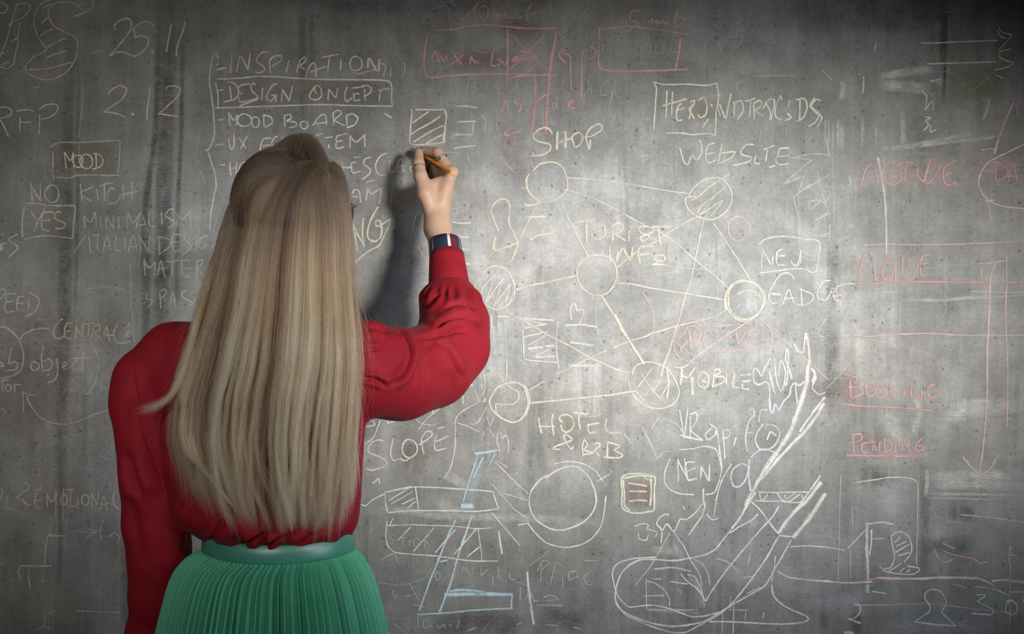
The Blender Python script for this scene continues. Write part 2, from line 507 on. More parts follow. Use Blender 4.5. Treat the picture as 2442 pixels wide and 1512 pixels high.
# coarse marks: old stains and rubbed-out chalk, then the writing over them
read_chalk('''
paint_stain|dark vertical streak on the left of the wall|d|46|.62|Z|402,-20 400,200 392,420 385,700 378,900;w20:380,-20 372,300 345,520 345,800;w14:436,60 432,330 425,480 420,760;w26:352,380 350,700 340,1000
paint_stain|dark vertical streak beside the far left writing|d|40|.5|Z|165,60 160,400 152,800 140,1250;w12:185,120 186,420 178,800;w14:146,1080 143,1400;w30:300,1250 300,1520
paint_stain|dark seam at the top right|d|9|.8|Z|2257,-10 2255,120 2250,250;w22:2250,-10 2250,180
paint_stain||d|26|.35|Z|716,-10 722,120 724,320;w16:742,-10 744,220;w60:600,-10 900,10 1400,0;w110:1750,30 2050,30 2442,10
paint_stain||d|48|.42|Z|1985,720 1982,880 1990,1010;w40:1990,560 1985,760;w28:2208,1100 2205,1250 2200,1400;w60:2040,1130 2150,1140
paint_stain||d|70|.5|Z|1030,1490 1150,1480 1260,1500;w60:1290,1460 1400,1490;w40:2260,1220 2330,1225;w34:2038,1440 2042,1520;w50:2180,1300 2330,1300;w26:1960,1390 1965,1512
chalk_smudge|ochre rubbed patch behind MOOD|g|96|.85|Z|118,382 210,380 296,378
chalk_smudge|olive rubbed patch behind YES|g|80|.4|Z|60,527 116,527 172,527
chalk_smudge|ochre rubbed band behind DESIGN CONCEPT|g|70|.5|Z|500,222 700,222 945,222;w50:620,222 840,225
chalk_smudge|olive rubbed patch in the hatched square|g|84|.7|Z|972,300 1018,300 1068,300
chalk_smudge|dull red rubbed patch around object|m|220|.36|Z|60,700 80,850 110,1060;w150:60,860 180,870
chalk_smudge|olive rubbed patch above CENTRAL|g|90|.5|Z|150,780 230,785 300,800
chalk_smudge|dull red rubbed patch around EMOTIONAL|m|110|.35|Z|50,1170 100,1180 220,1190
chalk_smudge|dark red rubbed patch in the top red box|m|60|.5|Z|1080,140 1140,140 1240,140;w60:1180,60 1300,80
chalk_smudge|olive rubbed patch at HERO|g|60|.45|Z|1640,260 1690,262 1740,264
chalk_smudge|pale rubbed red patch around the upper ACTIVE|k|86|.36|Z|2080,415 2200,420 2340,400;w60:2300,380 2442,400
chalk_smudge|dull red rubbed corner by BOOKING|m|90|.45|Z|1930,930 1990,925 2060,920;w60:2030,1050 2120,1050
chalk_smudge|dull red rubbed patch under SHOP|m|90|.24|Z|1190,300 1240,370 1270,440;w50:1300,300 1330,380
chalk_smudge|brown rubbed fill of the little note|n|72|.95|Z|1475,1175 1520,1176 1568,1178;w60:1490,1176 1556,1176
chalk_smudge|olive rubbed patch in SLOPE|g|80|.5|Z|955,1085 985,1090 1020,1110;w40:975,1120 1010,1125
chalk_smudge|olive rubbed patch behind HOTEL|g|90|.32|Z|1320,1020 1370,1030 1420,1030
chalk_smudge|olive rubbed band top right|g|62|.75|H|1260,860 1500,790 1950,720;w80:1300,880 1600,860 1900,840
chalk_smudge|pale wiped band top right|w|24|.85|H|585,770 900,722 1180,684;w34:590,850 800,860 1130,890;w16:240,800 255,880 235,1010
chalk_smudge|pale wiped streaks right of WEBSITE|w|8|.55|H|75,1180 72,1500;w8:110,1190 108,1480;w9:155,1200 150,1510;w12:205,1170 205,1512;w14:245,1200 240,1512;w9:450,1150 445,1500;w16:850,1100 855,1512;w7:580,1200 585,1512
chalk_smudge|pale wiped band above ACTIVE|w|16|.8|H|590,1490 800,1480 1160,1420 1560,1335;w10:600,1512 1200,1440 1830,1360;w6:1500,1420 1810,1365
chalk_smudge|long pale wiped band right of BOOKING|w|44|.9|J|940,1240 1100,1150 1300,1090 1691,1050;w26:960,1190 1200,1120 1500,1090 1691,1080;w30:1050,1080 1250,1040 1500,1030
chalk_smudge|pale wiped streak under the lower ACTIVE|w|11|.75|J|640,195 850,190 1000,195 1250,170 1600,160;w6:1100,190 1691,150
chalk_smudge|pale wiped wedge between BOOKING and PENDING|w|46|.7|J|500,1080 620,1230 760,1420;w24:860,1060 800,1220 760,1330;w20:800,980 830,1090
chalk_smudge|wide pale wiped band low on the right|w|34|1|K|880,215 1100,200 1400,190 1760,180;w34:930,250 1300,260 1760,270;w9:900,340 1200,345 1760,350;w14:905,130 915,240 895,370;w5:890,375 1200,380 1500,395
chalk_smudge||s|200|.5|Z|1420,560 1500,700 1520,900;w260:1240,760 1500,740 1760,760;w160:1700,500 1860,640 1920,800;w150:1180,420 1230,520 1230,640
chalk_smudge|dusty patch beside the butterfly shape|w|46|.6|Q|1640,560 1830,520 2010,640;w40:1830,460 1900,560 2050,600;w50:2010,780 1990,900 1930,1040;w90:1840,1000 2000,1100 2200,1040
chalk_smudge|dusty sweep below NG|w|22|.45|Q|560,760 430,960 330,1160;w34:620,800 480,1010 200,1220
chalk_smudge|dusty patch in the middle circle|w|44|.4|P|740,860 760,960 750,1110;w34:600,1060 680,1110 740,1150;w40:960,1000 1070,950 1140,930
chalk_smudge|dusty grains on the letter T of TURIST|w|20|.5|P|560,420 700,470 830,560;w20:740,600 800,560 850,600;w26:1190,720 1260,740 1220,860
chalk_smudge|white powder line across the lower drawings|w|24|.6|N|-30,560 300,545 620,590 1000,600 1400,610 1920,650;w44:600,420 700,560 820,600;w30:640,250 780,330 900,420
chalk_smudge|white dust inside the big circle|w|44|.4|N|1340,440 1400,340 1500,280;w60:1560,330 1640,400 1720,470;w34:1240,40 1225,200 1215,360;w18:1190,280 1240,420 1310,490;w22:1335,60 1350,200 1350,320;w30:1440,40 1490,160 1500,260
chalk_smudge|pale blue rubbed fill of the ladder|b|30|.55|N|985,110 950,180 900,300 840,480 800,560;w30:780,500 840,510 900,520;w20:770,575 820,585 880,590
chalk_smudge|white scribbled dust in the boot|w|22|.5|M|400,770 520,780 640,800;w20:600,720 650,800 700,840;w16:720,1000 820,1080 860,1300;w12:640,1100 670,1150 660,1180;w10:380,1300 600,1310 860,1330;w26:1270,540 1320,550 1350,560
chalk_smudge||l|60|.35|Z|1840,1000 1900,980 1960,960;w90:1690,1330 1850,1380 2000,1400;w60:2080,1180 2150,1200;w70:1900,1420 2000,1440 2100,1430;w50:2080,1500 2200,1490 2380,1500
chalk_smudge||w|9|.4|Z|2106,330 2112,480 2118,640;w7:2148,690 2145,880;w10:2255,600 2255,760;w8:1962,400 1968,560 1966,720;w10:1985,330 1986,560;w12:1900,450 1905,560;w14:1945,500 1946,560;w8:2040,420 2042,480;w7:1995,660 1998,760
chalk_smudge||s|44|.45|Z|900,40 980,200 990,330;w60:700,180 940,170;w70:1080,230 1230,260;w50:1560,110 1800,160 1930,190;w46:1650,200 1860,230
chalk_smudge||s|120|.35|Z|0,560 120,640 240,760;w90:20,380 80,500 60,640;w120:880,620 930,700 900,760
''', soft=True)  # the wide unlabelled pale smudges in the middle also paint in the light pool
read_chalk('''
chalk_drawing|hatched pink letter S at the top left|p|4.6|.62|A|460,0 390,20 330,90 308,180 315,260 350,340 415,435 415,455 300,520 240,580 230,620 260,665 340,705 420,722 500,705 600,650 660,570 695,480 700,400 680,340 600,295 500,245 450,180 435,110 460,60 520,25 600,18 660,30 700,60;700,70 715,45 780,25;820,0 840,30 830,70 760,115 660,150;390,70 460,35;370,215 430,155;360,330 420,285 480,258;420,430 500,385 590,345;415,530 450,505 600,455;262,628 430,618 560,585 655,560
chalk_drawing|hatched outline letter at the top left corner|p|4.6|.6|A|75,235 110,180 150,50 200,30 260,35 270,80 200,160 110,190;110,190 60,360 0,520;185,190 165,300 160,400 140,470 125,570 70,620 0,605;90,385 160,340;0,490 80,455;10,585 90,560;0,20 50,40 70,80 40,115 0,118
chalk_number|25.11 in yellow chalk|y|5.4|.75|A|1040,275 1030,240 1060,200 1120,170 1170,175 1185,220 1160,300 1080,400 985,505;985,505 1060,470 1130,475 1180,500;1380,240 1360,205 1300,197 1240,225 1205,260 1210,290 1215,340;1215,340 1260,325 1320,330 1340,370 1320,430 1270,480 1210,508 1190,495;w8:1370,450 1382,485;1545,220 1525,330 1500,470;1670,185 1650,280 1600,410 1590,505
chalk_number|2.12 in pale pink chalk|p|5|.8|A|980,855 985,830 1040,785 1095,775 1140,800 1130,850 1080,910 935,1010;935,1010 1010,1015 1080,1035 1125,1055;w7:1190,1015 1205,1045;1352,785 1340,900 1325,1000 1328,1090;1490,805 1520,780 1590,775 1625,810 1600,870 1530,940 1430,1028;1430,1028 1500,1035 1610,1052
chalk_word|RFP at the left edge|w|4.8|.75|A|0,968 50,965 110,1000 90,1040 40,1060 0,1065;0,1075 30,1130 80,1235;145,1005 190,992 260,990 300,1005;185,1050 178,1185;175,1103 290,1103;350,985 420,945 490,938 525,965 500,1020 440,1060 370,1075;360,1030 355,1120 350,1210
chalk_line||w|3.6|.5|A|748,780 745,900 730,1040 715,1170 710,1290 712,1380 708,1470;825,490 870,468 930,460;300,780 330,795 365,765
chalk_box|box around MOOD|y|5|.55|A|450,1320 540,1285 700,1285 900,1275 1060,1268 1082,1290 1070,1512;475,1370 480,1512
+B|470,0 485,110;500,85 620,92 700,70 850,65 960,70 1080,68;1065,0 1065,45
chalk_word|MOOD in yellow chalk|y|5|.8|Z|153,362 158,402;155,364 168,383 175,366;174,364 176,402;@186,384,12,15;@206,385,15,17;229,364 230,402;222,366 238,370 246,384 238,398 220,404
chalk_word|NO KITCH|y|5.2|.6|B|275,135 295,315;285,175 370,300;365,135 362,300;@470,235,62,78;725,145 740,300;845,170 725,230 820,300;872,190 885,295;900,165 960,145 1015,138;940,155 945,300;1040,195 1000,185 970,230 960,300 990,325 1050,310 1090,250;1105,150 1115,295;1190,130 1190,285;1085,245 1245,212
chalk_box|box around YES|w|5|.62|B|230,320 350,325 440,340 660,342;660,342 680,365 665,500 655,635;220,345 200,480 205,630;215,645 330,622 440,612 560,625 655,640
chalk_word|YES in its box|y|5.2|.65|B|275,390 325,460;410,360 340,490 310,570;490,405 420,400 385,420 375,500 385,555 450,570;385,480 460,470;555,405 520,395 490,435 510,470 570,490 590,520 560,548 495,545
chalk_word|MINIMALISM|y|5.2|.6|B|755,435 765,545;755,435 815,490 860,400;860,400 870,535;905,430 908,550;955,440 962,560;960,440 1025,550;1020,425 1025,550;1065,440 1075,550;1150,405 1145,550;1150,405 1200,495 1262,410;1225,550 1270,405 1315,525;1250,515 1300,515;1345,400 1350,520 1415,525;1455,385 1460,520;1565,375 1530,375 1490,430 1530,460 1570,490 1560,520 1510,545;1600,410 1595,550;1605,440 1650,460 1710,395;1710,395 1725,545
chalk_word|ITALIAN DESIGN running behind the hair|y|5.2|.6|B|770,610 670,760;800,625 818,775;835,610 900,605;880,615 880,745;930,755 965,620 1000,745;940,700 1000,705;1045,610 1035,745;1035,745 1095,750;1125,625 1130,745;1155,765 1200,610 1240,750;1175,710 1230,712;1255,610 1268,760;1258,615 1340,765;1350,610 1340,765;1430,615 1440,775;1430,620 1530,650 1520,720 1425,785;1640,610 1560,605 1550,690 1575,755 1630,740;1550,675 1620,670;1700,595 1665,600 1660,640 1700,680 1720,720 1640,790;1775,610 1760,755;1875,610 1810,640 1785,700 1820,730 1855,700 1830,680
chalk_word|MATER behind the hair|y|5.2|.62|B|1300,820 1310,975;1300,840 1345,900 1400,850;1400,850 1395,975;1420,970 1450,840 1490,995;1420,920 1510,900;1495,850 1620,838;1550,850 1555,980;1720,835 1640,840 1640,900 1640,970 1710,985;1640,910 1730,905;1770,840 1775,1000;1770,850 1820,830 1825,860 1780,910 1830,960
chalk_word|SPAS behind the hair|w|5|.65|B|1320,1135 1320,1180 1375,1200 1335,1260;1440,1120 1450,1270;1440,1120 1480,1095 1500,1130 1450,1180;1525,1250 1560,1125 1585,1260;1530,1215 1585,1200;1690,1110 1650,1120 1640,1160 1700,1200 1740,1220 1690,1250;1720,1130 1765,1125
chalk_line||w|3.6|.35|B|1530,990 1525,1090;760,1090 1090,1085 1105,1185;875,1240 885,1400;925,930 920,1000;1810,20 1850,160;320,1370 400,1370;440,1350 430,1370
chalk_word|GS cut by the left edge|w|5|.65|B|0,605 30,600;0,690 60,680;165,600 110,620 80,660 150,700 160,730 80,805;w16:5,680 10,750
chalk_word|PEED with a bracket at the left edge|w|5|.62|B|0,1100 40,1095 50,1130 0,1185;150,1135 60,1140 55,1200 40,1260 60,1305 130,1290;55,1210 130,1200;225,1160 170,1165 150,1240 160,1290;150,1225 210,1220;260,1170 255,1280;265,1125 340,1170 350,1230 310,1300 230,1345
chalk_line|long upright line left of the shoulder|y|4.4|.5|B|1175,870 1180,1100 1195,1400 1210,1560
chalk_drawing|two round loops at the left edge|w|6|.6|C|0,185 60,195 130,250 180,320 205,400 212,480 190,570 130,620 60,640 0,655;450,210 370,200 280,220 220,250 180,300
chalk_word|ob cut by the left edge|w|5.2|.65|C|0,500 20,520 30,540 5,545 0,530;100,375 88,450 80,520;80,520 130,500 160,530 140,570 45,585
chalk_word|object,|w|5.2|.66|C|@315,540,38,38;390,365 375,470 385,570;385,500 440,480 470,510 450,570 375,585;510,470 520,560 510,640 470,680 430,685;560,560 605,520 590,500 565,530 575,565 600,565;710,490 670,500 650,545 670,575 740,560;760,405 745,500 750,585;655,470 820,468;830,600 810,640 785,675;440,610 425,635
chalk_word|for|w|5|.65|C|0,682 75,660;20,680 25,770;10,720 50,715;@78,738,25,32;130,700 135,775;130,720 155,705 190,712
chalk_word|CENTRALE in yellow chalk|y|5.4|.62|C|570,120 540,130 500,180 480,240 500,285 550,290 600,250;655,155 600,160 580,240 600,290 655,290;580,230 640,225;680,180 685,295;680,180 740,280;745,165 745,280;745,165 850,155;805,165 795,280;845,175 830,280;850,180 900,170 895,220 850,240 915,300;940,290 960,185 990,325;935,265 1025,262;1065,155 1025,240 1040,310 1080,335 1150,325 1185,300;1140,250 1175,240 1160,225 1140,250 1145,275 1175,270;1165,150 1155,190
chalk_arrow|curved arrow right of object|w|4.6|.55|C|820,325 860,400 890,480 890,560 870,660 840,730 780,800;765,740 775,800 835,775
chalk_arrow|big curved arrow under object|w|4.6|.55|C|240,810 280,900 350,990 440,1045 580,1065 700,1040 850,975 1000,930;205,775 215,950;200,770 260,800 325,805
chalk_line||w|3.6|.32|C|960,710 890,780 855,840 860,870;120,1230 210,1275;300,1340 370,1240;720,1110 760,1080;640,1160 700,1165 770,1200 795,1260 780,1340;910,1300 975,1305 970,1350;900,1340 990,1395;760,1390 780,1460 840,1480;0,930 45,930 30,980 0,1010;620,980 640,1030;600,820 615,930;430,1040 435,1100;520,690 540,780;640,660 770,750;610,1290 630,1390;400,1400 435,1360;970,550 970,660
chalk_word|EMOTIONAL after an ampersand, at the left edge|y|5|.55|D|10,200 20,240 10,290 0,300;75,270 50,375;50,375 140,395;200,160 250,165 255,210 180,260 155,290 200,320 275,360;205,290 245,390;380,200 300,225;330,235 310,330 330,380 380,380;295,320 375,310;420,250 425,370;420,260 465,325 520,230;505,250 500,355;@575,310,30,45;590,220 665,215;640,225 625,370;690,290 700,350 640,370;@765,310,32,52;820,240 825,370;820,250 870,360;885,225 875,355;895,400 930,280 960,405;900,355 980,340;1030,235 1015,310 1045,380 1110,398
chalk_line|bracket-like strokes low at the left|w|5|.55|D|430,620 410,740 400,895;430,620 480,630 560,632;185,900 465,903;185,900 165,950 190,1025;265,905 255,1000 275,1100;370,1045 395,1035;0,880 45,880
chalk_arrow|faint arrow at the lower left|w|4|.35|D|680,585 780,600 860,603;780,565 865,600 760,650
chalk_line||w|4|.4|D|385,1330 405,1390 395,1440;335,1475 400,1445 470,1470;670,1305 850,1310 1080,1318;475,40 500,30;430,1325 500,1298;500,210 500,480;570,200 565,480;930,480 900,560 910,680;970,640 1030,610 1070,650 1040,700
chalk_line|tall curly brace left of the list|w|5|.75|E|180,185 160,120 130,150 100,260 85,420 105,560 125,700 135,860 140,960 120,1060 75,1140 40,1145;60,1145 75,1180 110,1290 145,1400 155,1512
+B|1925,0 1950,150 1930,250 1900,420 1890,560
chalk_word|INSPIRATION|p|5.4|.78|E|150,300 270,270;150,240 190,235;325,120 310,330;375,320 410,140;420,150 500,300;520,120 495,295;715,110 650,110 590,170 590,210 660,260 670,300 640,325 570,325;735,340 725,200 780,150 850,150 850,190 750,260;930,195 900,325;1010,330 1045,190;1040,200 1095,160 1105,200 1050,260 1100,290;1110,380 1130,290 1185,220 1215,260 1215,375;1150,320 1330,260;1280,165 1370,145 1465,130;1360,160 1340,320;1480,180 1475,305;@1640,230,65,75;w8:1770,170 1765,280;w8:1780,165 1860,310;w8:1890,175 1880,320;w3:1590,310 1650,340 1750,315 1840,300;w4:1960,250 1930,370;w4:1900,230 1960,240;w3:2010,270 2005,370;w3:2150,210 2160,280 2130,380
chalk_box|pale yellow box around DESIGN CONCEPT|y|5|.85|E|165,395 400,385 600,365 850,375 1200,395 1600,400 1900,405 2000,425 2020,500 2015,600 2025,690;150,430 175,550 180,710;145,700 500,690 900,675 1300,665 1600,675 2025,680
chalk_word|DESIGN CONCEPT in its box|p|5.4|.8|E|175,515 240,505;300,470 320,610;285,425 350,440 400,510 360,600 235,640;520,445 430,455 395,490 390,560 410,635 470,630 590,600;400,550 440,545;575,460 550,435 525,480 545,530 590,570 590,610 480,650 400,680;650,480 640,615;810,445 760,460 700,550 695,600 740,625 795,560;795,560 740,565;795,560 790,640;860,500 850,640;865,510 935,630;970,465 930,630;1200,470 1150,560 1160,600 1230,610 1275,570 1265,490 1235,460 1200,480 1210,530 1230,550;1350,500 1345,620;1350,500 1430,600;1445,490 1430,600;1555,475 1525,530 1520,600 1550,630 1600,590;1590,490 1690,480;1620,555 1625,620 1690,610;1600,555 1680,545;1740,625 1730,500;1690,480 1750,460 1800,490 1790,540 1720,580;1875,515 2000,490;1900,515 1885,630
chalk_word|MOOD BOARD|w|5.4|.85|E|180,825 235,825;290,740 305,890;300,760 345,830 385,770;385,770 375,890;@460,830,75,65;@575,850,40,58;660,770 665,900;655,770 740,800 750,860 670,910;880,770 885,905;870,790 940,770 950,810 900,840;900,840 1000,850 1005,890 930,910;@1090,880,40,40;1180,890 1240,800 1310,770 1330,885;1200,870 1350,850;1395,750 1405,885;1390,760 1450,725 1485,760 1400,830;1400,830 1520,885;1540,770 1545,890;1530,790 1600,760 1660,810 1620,880 1540,910;1935,755 2020,805
chalk_word|UX ECOSYSTEM, partly behind the head|p|5.6|.88|E|145,1100 240,1082;285,1000 300,1110 320,1140 345,1100 345,970;395,1010 450,1090 475,1135;490,995 440,1080 415,1145;740,1020 660,1030 630,1100 630,1160 680,1185 720,1150;640,1105 730,1090;815,1000 780,1010 745,1070 760,1105 800,1090;@880,1060,40,45;1020,970 960,1030 940,1060;1200,1000 1300,968;1305,1020 1395,1005;1355,1080 1350,1130;1550,970 1440,1000 1430,1060 1425,1110 1455,1130 1515,1110;1430,1060 1500,1045;1580,990 1575,1130;1580,1000 1640,1060 1740,980;1730,985 1735,1115
chalk_word|list line ending in HES (LAC, behind the head|p|5.6|.88|E|195,1310 260,1300;300,1270 315,1420;375,1270 365,1400;285,1360 370,1330;385,1400 420,1290 465,1270;1440,1240 1480,1370;1490,1240 1505,1390;1470,1330 1600,1330;1690,1220 1615,1225;1640,1270 1590,1290 1590,1340 1610,1390 1690,1370;1800,1220 1740,1240 1720,1290 1790,1350 1780,1400 1700,1460;1970,1175 1900,1210 1850,1300 1860,1380 1900,1415 1950,1410;2000,1250 1995,1370 2055,1380;2070,1380 2090,1270 2130,1240 2140,1380;2060,1330 2150,1310;2240,1310 2215,1340 2225,1385
chalk_word|AM right of the head|p|6|.88|Q|0,250 20,200 60,185 100,230 115,370;0,285 80,290;215,165 190,340;215,175 270,245 400,160;405,160 375,390;w3.5:570,60 550,250 530,430;130,45 210,0;w4:190,90 310,50
chalk_word|NG with an underline swoop, right of the head|y|7|.95|Q|15,670 70,1050;w8:20,720 170,980;150,580 140,820 170,980;365,420 300,520 230,680 210,820 240,880 310,905 380,860 410,760 390,640 360,610 320,640 330,690 400,680 530,590;530,590 500,700 430,850 360,970 230,1040 40,1190
chalk_word|red words about boots in the top box|r|6|.7|F|220,640 240,570 265,540 290,660 310,590 350,655 370,590 390,650;450,570 500,640 550,690;550,580 480,650 400,690;620,680 640,600 660,640 680,680;670,640 720,670;880,500 860,600 855,690 930,690 960,640 910,640;960,640 1000,690 1020,600;1070,640 1110,620 1130,600 1080,610
chalk_word|10 aut in red at the top|r|5.6|.55|F|510,220 580,180 720,25;720,25 670,120 680,205;@770,135,50,75;890,180 960,150 950,185 920,190;1000,120 1020,185 1180,185;1280,40 1240,110 1220,180 1230,225 1265,220;1250,145 1375,125
chalk_box|left red box at the top, with a crossed panel|r|7|.7|F|170,375 145,560 135,700 155,790 190,820 330,815 500,795 700,790 1000,785 1510,800;w5:230,325 330,320 450,310 600,280 800,265 1000,280 1200,295;w8:1000,280 1200,300 1550,300;w9:1020,310 1025,560 1020,770 1005,900;w13:1540,330 1520,470 1490,620 1470,790;w10:1080,820 1200,800 1470,795;w4:1100,400 1170,470 1250,570;w4:1420,370 1300,490 1240,540;1040,740 1170,630;1290,600 1345,650 1240,770;1290,600 1460,770;w10:1160,540 1330,590 1070,640 1170,640 1260,620
chalk_drawing|long red leg hanging under the top box|r|9|.78|F|w11:1470,790 1455,950 1440,1140 1435,1290 1430,1400;1315,800 1320,900 1310,1100 1300,1250 1270,1400;w6:1260,1410 1460,1420;w6:1330,1090 1400,1020 1505,980
chalk_arrow|red arrow bending towards the left box|r|6|.7|F|1700,970 1690,760 1690,620 1660,580 1600,560;w9:1630,520 1565,575 1635,670
chalk_arrow|red arrow pointing at the right box|r|7|.7|F|1800,1050 1810,850 1805,650;w5:1805,650 1820,545 1880,535;w4:1880,485 1970,540 1900,630
chalk_box|right red box at the top|r|6|.72|G|110,265 300,245 430,240 560,260;w4:560,260 760,285 920,315;w8:100,600 150,630 280,640 500,640 910,625;110,240 105,400 100,600;w9:840,340 830,460 795,630
chalk_word|5 ent in red at the top|r|5.5|.62|G|480,95 395,105 390,180 440,195 460,225 430,240 360,285;545,210 590,170 585,210 640,180 640,215 690,190 710,220 740,190;815,80 790,180 790,235 850,235;850,185 930,155
chalk_word|13 tie in red under the top box|r|6|.85|F|950,1200 1005,1065 1030,1200;1095,1060 1120,1110 1160,1100 1170,1140 1130,1190;w8:1000,1400 1005,1440 1050,1425;1050,1425 1170,1385;1545,1010 1535,1150;1490,1105 1560,1080;1610,1110 1610,1155;1680,1110 1720,1080 1700,1060 1670,1110 1700,1150 1755,1140
chalk_word|faint ghost of an older word under the red box|s|4.2|.55|F|590,1020 600,900 650,805 680,900 690,990;610,935 690,925;800,840 800,950;865,990 890,910 940,990 990,990;1120,840 1115,920 1080,950 1060,980 1140,990;480,830 470,920 490,1000;1610,840 1600,950 1700,1000;1830,830 1870,850 1880,960 1810,1030;1910,900 1915,1030 1950,1030;2090,845 2020,900 2010,980 2020,1010 2090,1000;2160,860 2160,970 2180,1020 2260,1020;1790,1190 1745,1280 1750,1370 1790,1395 1850,1340;1400,1195 1400,1330;1480,1230 1485,1330;1580,1250 1585,1300;900,1240 900,1380;1060,1200 1040,1380;1170,1230 1165,1380
chalk_word|faint ghost letters inside the red box|s|4|.45|F|250,500 290,440 330,430;420,540 480,560 570,520;650,460 690,540 740,520 745,460;690,540 800,560;770,470 870,440;330,50 410,100 400,220;230,100 350,50;1600,180 1720,140;1720,100 1760,210 1870,90;1480,20 1470,190;1030,380 1100,380 1150,450;880,420 940,410 970,460;1560,360 1680,440 1650,500
chalk_drawing|square hatched in pale chalk above the hand|p|6|.9|W|75,750 90,850 70,1050 55,1250 50,1340 90,1395 340,1400 680,1360;150,770 300,765 500,770 685,765;685,770 715,900 690,1050;w9:690,1050 680,1200 665,1370;105,1005 250,900 400,800;60,1225 200,1130 400,1020 610,880;115,1360 250,1270 450,1150 660,1055;w8:340,1395 480,1300 650,1220
chalk_dash|row of pale dashes beside the hatched square|w|6|.75|W|870,700 1070,705 1280,735;900,990 1250,975;860,1220 1190,1215;840,1470 950,1450 1240,1410;w4:1200,1000 1190,1190;w3:1350,870 1410,930 1415,1040 1390,1130;w3:830,1170 830,1290
chalk_line||w|3.4|.45|Z|1055,363 1098,364;1112,364 1122,392;1162,385 1150,397 1158,405 1148,412;1205,388 1222,408;1243,446 1260,449;1300,365 1297,375;1100,412 1100,418
chalk_word|faint ghost words YOUR CAR at the top|s|4.2|.5|G|30,470 50,400;190,370 210,400 210,470;150,400 140,460 155,480;220,420 300,375;230,480 280,480;530,320 570,380 560,500;620,390 615,480 680,470 690,390;760,390 760,470 820,460 820,370;1150,310 1090,350 1050,430 1070,480;1150,490 1180,370 1210,480;1310,480 1340,350 1400,330 1380,390 1340,420 1450,480;910,290 1130,275
chalk_box|yellow box around HERO|y|5.6|.85|G|600,740 625,800 615,950 600,1180;605,735 680,760 900,760 1080,770 1170,750;1170,750 1185,860 1165,1000 1155,1220;705,1200 850,1200 950,1215 1070,1205 1160,1220
chalk_word|HERO in yellow chalk|y|6.2|.88|G|720,815 710,1060;770,825 760,1040;680,955 780,925 900,890;855,930 815,970 805,1060 830,1090 860,1075;800,1000 885,970;945,930 920,1080;925,920 965,905 960,950 920,985 970,1075;1000,910 1050,880 1080,950 1070,1030 1020,1060 1000,1030;w8:1115,940 1130,960;1095,1070 1040,1150
chalk_word|yellow scrawl right of HERO|y|5.8|.85|G|1170,870 1195,850 1180,960 1200,1050;w7:1195,940 1245,1070;1300,840 1275,950 1250,1075;1330,930 1320,1060;1310,930 1390,910 1405,1000 1350,1085;1420,915 1520,885;1475,910 1465,1060;1500,930 1510,1080;1500,930 1560,905 1570,950 1520,1000 1590,1050;1600,920 1650,1000 1650,1085;1580,980 1640,900 1690,910 1660,1080;1755,900 1740,860 1700,960 1700,1050 1750,1080;1830,900 1805,975;1800,1020 1840,1060 1780,1090;1920,900 1915,1080;1880,900 1960,890 1985,960 1950,1060 1885,1095;2110,905 2060,900 2020,960 2090,1020 2060,1100 1995,1140;2055,880 2010,950 2060,1010 2115,1060 2075,1150
chalk_word|faint scribble between HERO and WEBSITE|s|5|.6|G|1510,1190 1560,1170 1545,1290;1600,1160 1610,1260 1690,1200;1680,1170 1640,1280;1795,1150 1790,1230;1310,1130 1340,1280;1310,1130 1390,1200 1340,1280;770,1120 770,1200;840,1150 860,1190;530,1040 540,1190;340,1085 440,1030 520,1018;470,1250 530,1210;250,1040 200,1120 270,1230;w4:1490,690 1880,680;1670,740 1670,860;1400,720 1340,780 1400,860 1470,850
chalk_word|WEBSITE in yellow chalk|y|6|.88|G|835,1335 870,1450 905,1485 945,1400 985,1445 1030,1380 1025,1290 1005,1260;1150,1290 1090,1310 1070,1380 1075,1450 1105,1470 1160,1440;1075,1390 1150,1375;1215,1290 1200,1380 1180,1460;1210,1380 1330,1370 1290,1430 1170,1480;1505,1305 1440,1305 1385,1360 1400,1395 1480,1420 1450,1460 1310,1495;1520,1400 1510,1470 1560,1475;1590,1350 1690,1310;1625,1345 1610,1460;1640,1512 1700,1490;1825,1335 1740,1340 1720,1390 1700,1450 1740,1485 1820,1475;1720,1410 1820,1405
chalk_drawing|jagged white line and loops right of WEBSITE|w|4.4|.6|T|1290,100 1150,95 980,125;980,125 1150,140;1150,140 920,340;920,340 1090,270;1090,270 1045,410;1045,410 1300,265;1280,0 1295,90;1145,340 1015,440 1015,500 1045,600 1080,690 1150,750 1220,765 1300,740;1195,230 1230,380 1260,490 1290,570;1290,570 1180,640;1180,640 1310,580;1130,480 1220,475 1140,545 1130,480;1220,475 1260,500;1240,405 1305,405 1265,500;1300,670 1300,740 1290,810;1460,270 1475,340 1450,360
chalk_line||s|3.6|.55|T|690,260 730,260 750,300 680,310;640,630 660,640;830,550 850,610 870,660 905,630;1340,945 1400,940;1225,1500 1270,1440
chalk_line|upright slash through SHOP|s|8|.55|F|2140,960 2100,1130 2020,1330;2110,1160 2100,1220
+V|1410,0 1360,110;w16:1400,180 1360,280
chalk_word|SHOP in yellow chalk|y|7.5|.92|V|740,220 715,165 650,130 570,155 500,225 500,270 560,310 690,340 720,380 690,440 600,485 500,490 490,450;w4:500,490 445,505;w9:805,180 800,300 800,420;w9:905,175 915,290 905,400;800,335 900,295 985,270;1000,230 1080,195 1130,245 1110,330 1040,385 1010,330 990,270 1000,230;w6:1150,255 1250,240 1370,160 1370,100 1310,90 1220,150 1175,260 1215,420;1230,290 1220,420
